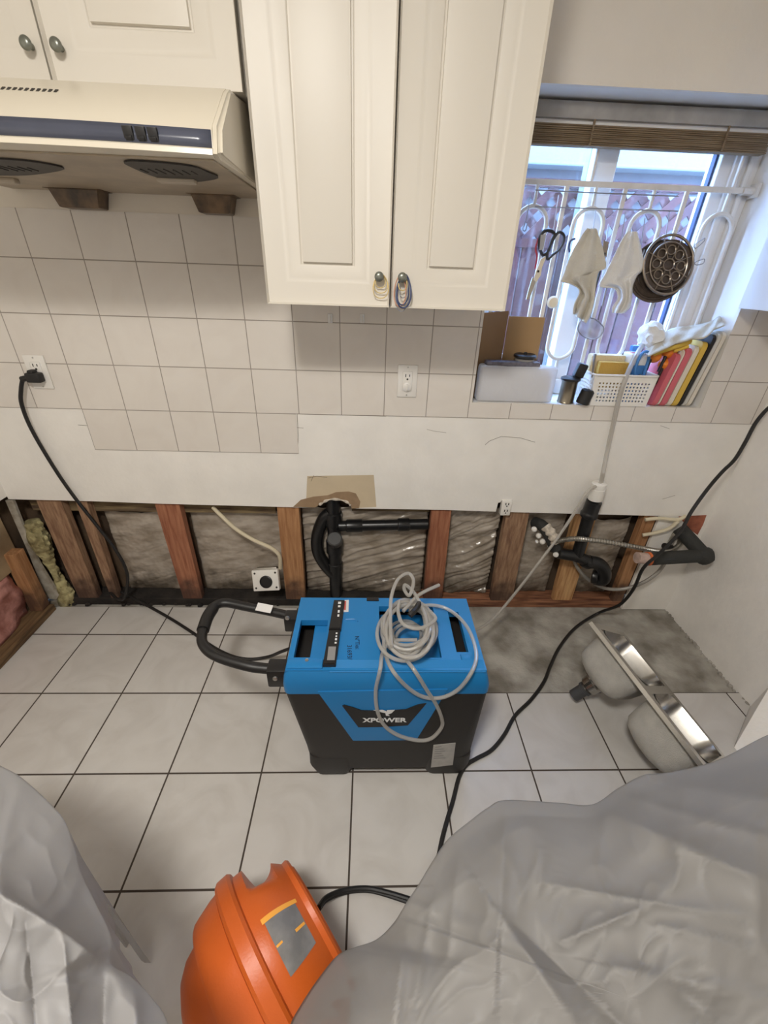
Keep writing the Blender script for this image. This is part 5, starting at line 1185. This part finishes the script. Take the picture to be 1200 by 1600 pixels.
perf(b, 8, 6, BY1 - BY0, h, frame((BX1, BY1, BZ0), (-1, 0, 0.0), (0, -1, 0)))
box(b, BX0, BX1, BY0, BY1, BZ0, BZ0 + 0.002)
for v in b.verts:
    k = (v.co.z - BZ0) / h; cx = (BX0 + BX1) / 2; v.co.x = cx + (v.co.x - cx) * (1 + 0.10 * k)
obj('tub', b, M['white'], t, smooth=False)
b = nb(); ring = [Vector((x, y, BZ1)) for x, y in rrect(BX0 - 0.014, BX1 + 0.014, BY0 - 0.004, BY1 + 0.004, 0.015)]; tube(b, ring, 0.004, 7, closed=True, smooth=False); obj('rim', b, M['white'], t)
b = nb(); p = onY(972, 575, 0.03)
def inbox(name, label, cat, x0, x1, y0, y1, z0, z1, m, bev=0.004, rot=0.0):
    b = nb(); cx, cy = (x0 + x1) / 2, (y0 + y1) / 2
    box(b, x0 - cx, x1 - cx, y0 - cy, y1 - cy, z0, z1, bev, Mx=Matrix.Translation((cx, cy, 0)) @ Matrix.Rotation(rot, 4, 'Z')); return b
t = thing('sponge', 'cream-topped amber scrubbing sponge standing in the white basket', 'sponge', (1.86, 0.05, BZ0 + 0.004))
b = nb(); box(b, 1.815, 1.925, 0.028, 0.058, BZ0 + 0.05, 1.195, 0.004); obj('scrub_side', b, M['spongefront'], t)
b = nb(); box(b, 1.793, 1.925, 0.060, 0.100, BZ0 + 0.05, 1.215, 0.006); obj('foam_side', b, M['spongetop'], t)
t = thing('soap_box', 'white and blue carton standing in the white basket', 'box', (1.975, 0.07, BZ0 + 0.004))
b = nb(); box(b, 1.930, 1.992, 0.035, 0.095, BZ0 + 0.004, 1.185, 0.003); o = obj('carton', b, M['bluelt'], t, smooth=False)
b = nb(); box(b, 1.929, 1.993, 0.034, 0.096, 1.185, 1.225, 0.003); obj('flap', b, M['white'], t, smooth=False)
b = nb(); box(b, 1.942, 1.958, 0.05, 0.075, 1.2255, 1.2265); obj('red_mark', b, M['red'], o, smooth=False)
t = thing('spray_head', 'light blue bottle top behind the white and blue carton', 'bottle', (2.0, 0.1, BZ0 + 0.004))
b = nb(); lathe(b, [(0.022, 0), (0.022, 0.14), (0.012, 0.17), (0.012, 0.20), (0, 0.201)], Matrix.Translation((1.985, 0.118, BZ0 + 0.004)), 20); obj('bottle', b, mat('pale_blue', (0.35, 0.55, 0.75), 0.4), t)
b = nb(); box(b, 1.965, 2.01, 0.105, 0.128, 1.225, 1.245, 0.004); obj('nozzle', b, M['bluelt'], t)
t = thing('blue_scissors', 'blue-handled scissors upright in the white basket', 'scissors', (2.02, 0.03, BZ0 + 0.01))
b = nb(); tube(b, [onY(*p, 0.02) for p in [(992, 585), (996, 566), (1004, 552), (1012, 550), (1014, 558), (1010, 572), (1003, 590)]], 0.0055, 8, closed=True); obj('handle_loop', b, M['bluelt'], t)
b = nb(); tube(b, [onY(1000, 585, 0.022), onY(988, 625, 0.022)], 0.004, 6, smooth=False); obj('blade', b, M['steel'], t)
t = thing('toothbrush', 'thin grey brush handle poking up in front of the sponge', 'brush', (1.84, 0.01, BZ0 + 0.01))
b = nb(); tube(b, [onY(925, 590, 0.012), onY(928, 565, 0.014), onY(930, 553, 0.015)], lambda q: 0.0025 + 0.003 * q, 8); obj('handle', b, M['wire'], t)
for k, (px, py, lab) in enumerate(((1022, 556, 'orange scrubber at the back right of the basket, left one'), (1046, 550, 'orange scrubber tucked under the yellow glove'), (1040, 570, 'lowest orange scrubber beside the pink boards'))):
    c = onY(px, py, 0.045); t = thing('scrubber', lab, 'scrubber', c, 'orange scrubbers')
    b = nb(); tt = nb(); bmesh.ops.create_icosphere(tt, subdivisions=3, radius=0.024)
    for v in tt.verts: v.co.x *= 1.15; v.co *= 1 + 0.12 * nz(v.co.x * 60, v.co.y * 60, v.co.z * 60 + k)
    merge(b, tt, Matrix.Translation(c)); obj('head', b, M['oran'], t)
    b = nb(); tube(b, [c + Vector((-0.015, -0.01, -0.01)), c + Vector((-0.025, -0.012, -0.07))], 0.006, 8, smooth=False); obj('stem', b, M['black'], t)
b = nb(); tube(b, [onY(1020, 553, 0.03), onY(1040, 545, 0.018), onY(1060, 538, 0.015), onY(1076, 531, 0.02)], lambda q: 0.010 + 0.007 * q, 12)
tube(b, [onY(1052, 548, 0.02), onY(1075, 541, 0.015)], 0.008, 10, smooth=False)
tag(obj('rubber_glove', b, M['yel']), 'yellow rubber glove lying over the orange scrubbers', 'glove')
# draped cloths over boards
cl = [(1000, 505), (1020, 495), (1040, 502)]
b = nb(); tt = nb(); bmesh.ops.create_icosphere(tt, subdivisions=5, radius=0.044); c = onY(1018, 523, 0.075)
for v in tt.verts:
    v.co.x *= 0.95; v.co.z *= 0.95; q = v.co.copy(); v.co *= 1 + 0.30 * nz(q.x * 20, q.y * 20, q.z * 20) + 0.22 * (1 - abs(nz(q.x * 38, q.y * 38, q.z * 38 + 4))) ** 3 - 0.05
merge(b, tt, Matrix.Translation(c)); tag(obj('crumpled_cloth', b, M['towel2']), 'crumpled white cloth bunched at the back of the basket', 'cloth')
b = nb(); nx, ny = 30, 10; V = []
top_ = catmull([Vector(p + (0,)) for p in [(1008, 545), (1025, 528), (1050, 513), (1085, 508), (1110, 502), (1124, 494), (1130, 502)]], 5); bot_ = catmull([Vector(p + (0,)) for p in [(1012, 556), (1030, 548), (1055, 537), (1078, 530), (1100, 527), (1115, 515), (1132, 507)]], 5)
for i in range(len(top_)):
    row = []
    for j in range(ny + 1):
        u = j / ny; p = top_[i].lerp(bot_[i], u); row.append(b.verts.new(onY(p.x, p.y, 0.07 - 0.085 * u + 0.012 * nz(i * 0.35, u * 3, 2) + 0.008 * math.sin(i * 0.9 + u * 4))))
    V.append(row)
for i in range(len(V) - 1):
    for j in range(ny): b.faces.new((V[i][j], V[i + 1][j], V[i + 1][j + 1], V[i][j + 1]))
o = obj('draped_cloth', b, M['towel'], angle=180); md = o.modifiers.new('t', 'SOLIDIFY'); md.thickness = 0.005; tag(o, 'cream cloth draped across the tops of the cutting boards', 'cloth')
# cutting boards, leaning right
def board(label, xb, th, hgt, m, lean, y0=0.0, y1=0.12):
    b = nb(); Mx = Matrix.Translation((xb, 0, SZ + 0.0035)) @ Matrix.Rotation(lean, 4, 'Y')
    pts = [Vector((0, y, z)) for y, z in rrect(y0, y1, 0, hgt, 0.02, 4)]
    prism(b, pts, Vector((th, 0, 0))); bmesh.ops.bevel(b, geom=[e for e in b.edges if e.calc_face_angle(0) > 1.0], offset=min(0.002, th * 0.3), segments=2, affect='EDGES')
    bmesh.ops.transform(b, matrix=Mx, verts=b.verts)
    return tag(obj('cutting_board', b, m), label, 'cutting board', 'cutting boards leaning on the jamb')
ln = 0.14
board('pink cutting board nearest the basket, leftmost of the leaning stack', 2.044, 0.020, 0.195, M['bpink'], ln + 0.02)
board('thin ivory tray edge between the two pink boards', 2.068, 0.006, 0.208, M['bwhite'], ln + 0.01)
board('pink board between the thin ivory tray and thick ivory board', 2.078, 0.022, 0.215, M['bpink'], ln)
board('thick ivory cutting board between pink and yellow boards', 2.104, 0.018, 0.223, M['bwhite'], ln)
board('yellow cutting board leaning against the black one', 2.126, 0.020, 0.238, M['byellow'], ln)
board('black cutting board in the leaning stack by the jamb', 2.150, 0.014, 0.262, M['bblack'], ln)
board('pale grey cutting board right of the black one', 2.168, 0.012, 0.266, M['bgrey'], ln - 0.005)
board('outermost white cutting board touching the window jamb', 2.184, 0.014, 0.272, M['bwhite'], ln - 0.01)

# ================================================================== OUTDOORS
YO = 1.1
for k in range(22):
    x = 1.25 + k * 0.105
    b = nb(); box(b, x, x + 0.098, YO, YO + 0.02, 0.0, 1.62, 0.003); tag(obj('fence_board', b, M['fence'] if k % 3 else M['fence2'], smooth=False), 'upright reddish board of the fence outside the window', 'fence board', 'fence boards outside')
t = thing('lattice_panel', 'reddish lattice panel on top of the fence outside', 'lattice', (2.4, YO, 1.62))
b = nb()
for k in range(-3, 22):
    x = 1.2 + k * 0.115
    for s in (1, -1):
        a = Vector((x, 0, 1.63)); c = Vector((x + s * 0.24, 0, 1.87)); d_ = (c - a).normalized(); n_ = Vector((-d_.z, 0, d_.x)) * 0.021
        y = YO + (0.0 if s > 0 else 0.011)
        prism(b, [a + n_ + Vector((0, y, 0)), c + n_ + Vector((0, y, 0)), c - n_ + Vector((0, y, 0)), a - n_ + Vector((0, y, 0))], Vector((0, 0.01, 0)))
obj('slats', b, M['fence2'], t, smooth=False)
b = nb(); box(b, 1.2, 3.6, YO - 0.01, YO + 0.03, 1.865, 1.90); box(b, 1.2, 3.6, YO - 0.01, YO + 0.03, 1.60, 1.64); obj('rails', b, M['fence'], t, smooth=False)
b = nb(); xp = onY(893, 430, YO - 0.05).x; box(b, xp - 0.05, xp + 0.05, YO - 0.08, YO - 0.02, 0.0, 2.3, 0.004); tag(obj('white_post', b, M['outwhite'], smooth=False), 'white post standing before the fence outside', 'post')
t = thing('neighbor_house', 'grey and white house front beyond the fence', 'house', (3.0, 2.6, 0.0))
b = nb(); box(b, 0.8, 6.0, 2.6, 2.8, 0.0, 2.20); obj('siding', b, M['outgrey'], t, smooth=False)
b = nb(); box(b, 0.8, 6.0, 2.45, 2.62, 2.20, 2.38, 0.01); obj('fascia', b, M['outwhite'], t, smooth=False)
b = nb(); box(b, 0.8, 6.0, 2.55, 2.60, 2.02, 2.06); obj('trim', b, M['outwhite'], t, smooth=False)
b = nb(); box(b, -1, 7, 0.245, 6, -0.12, -0.02); o = struct('ground', b, M['concrete'])
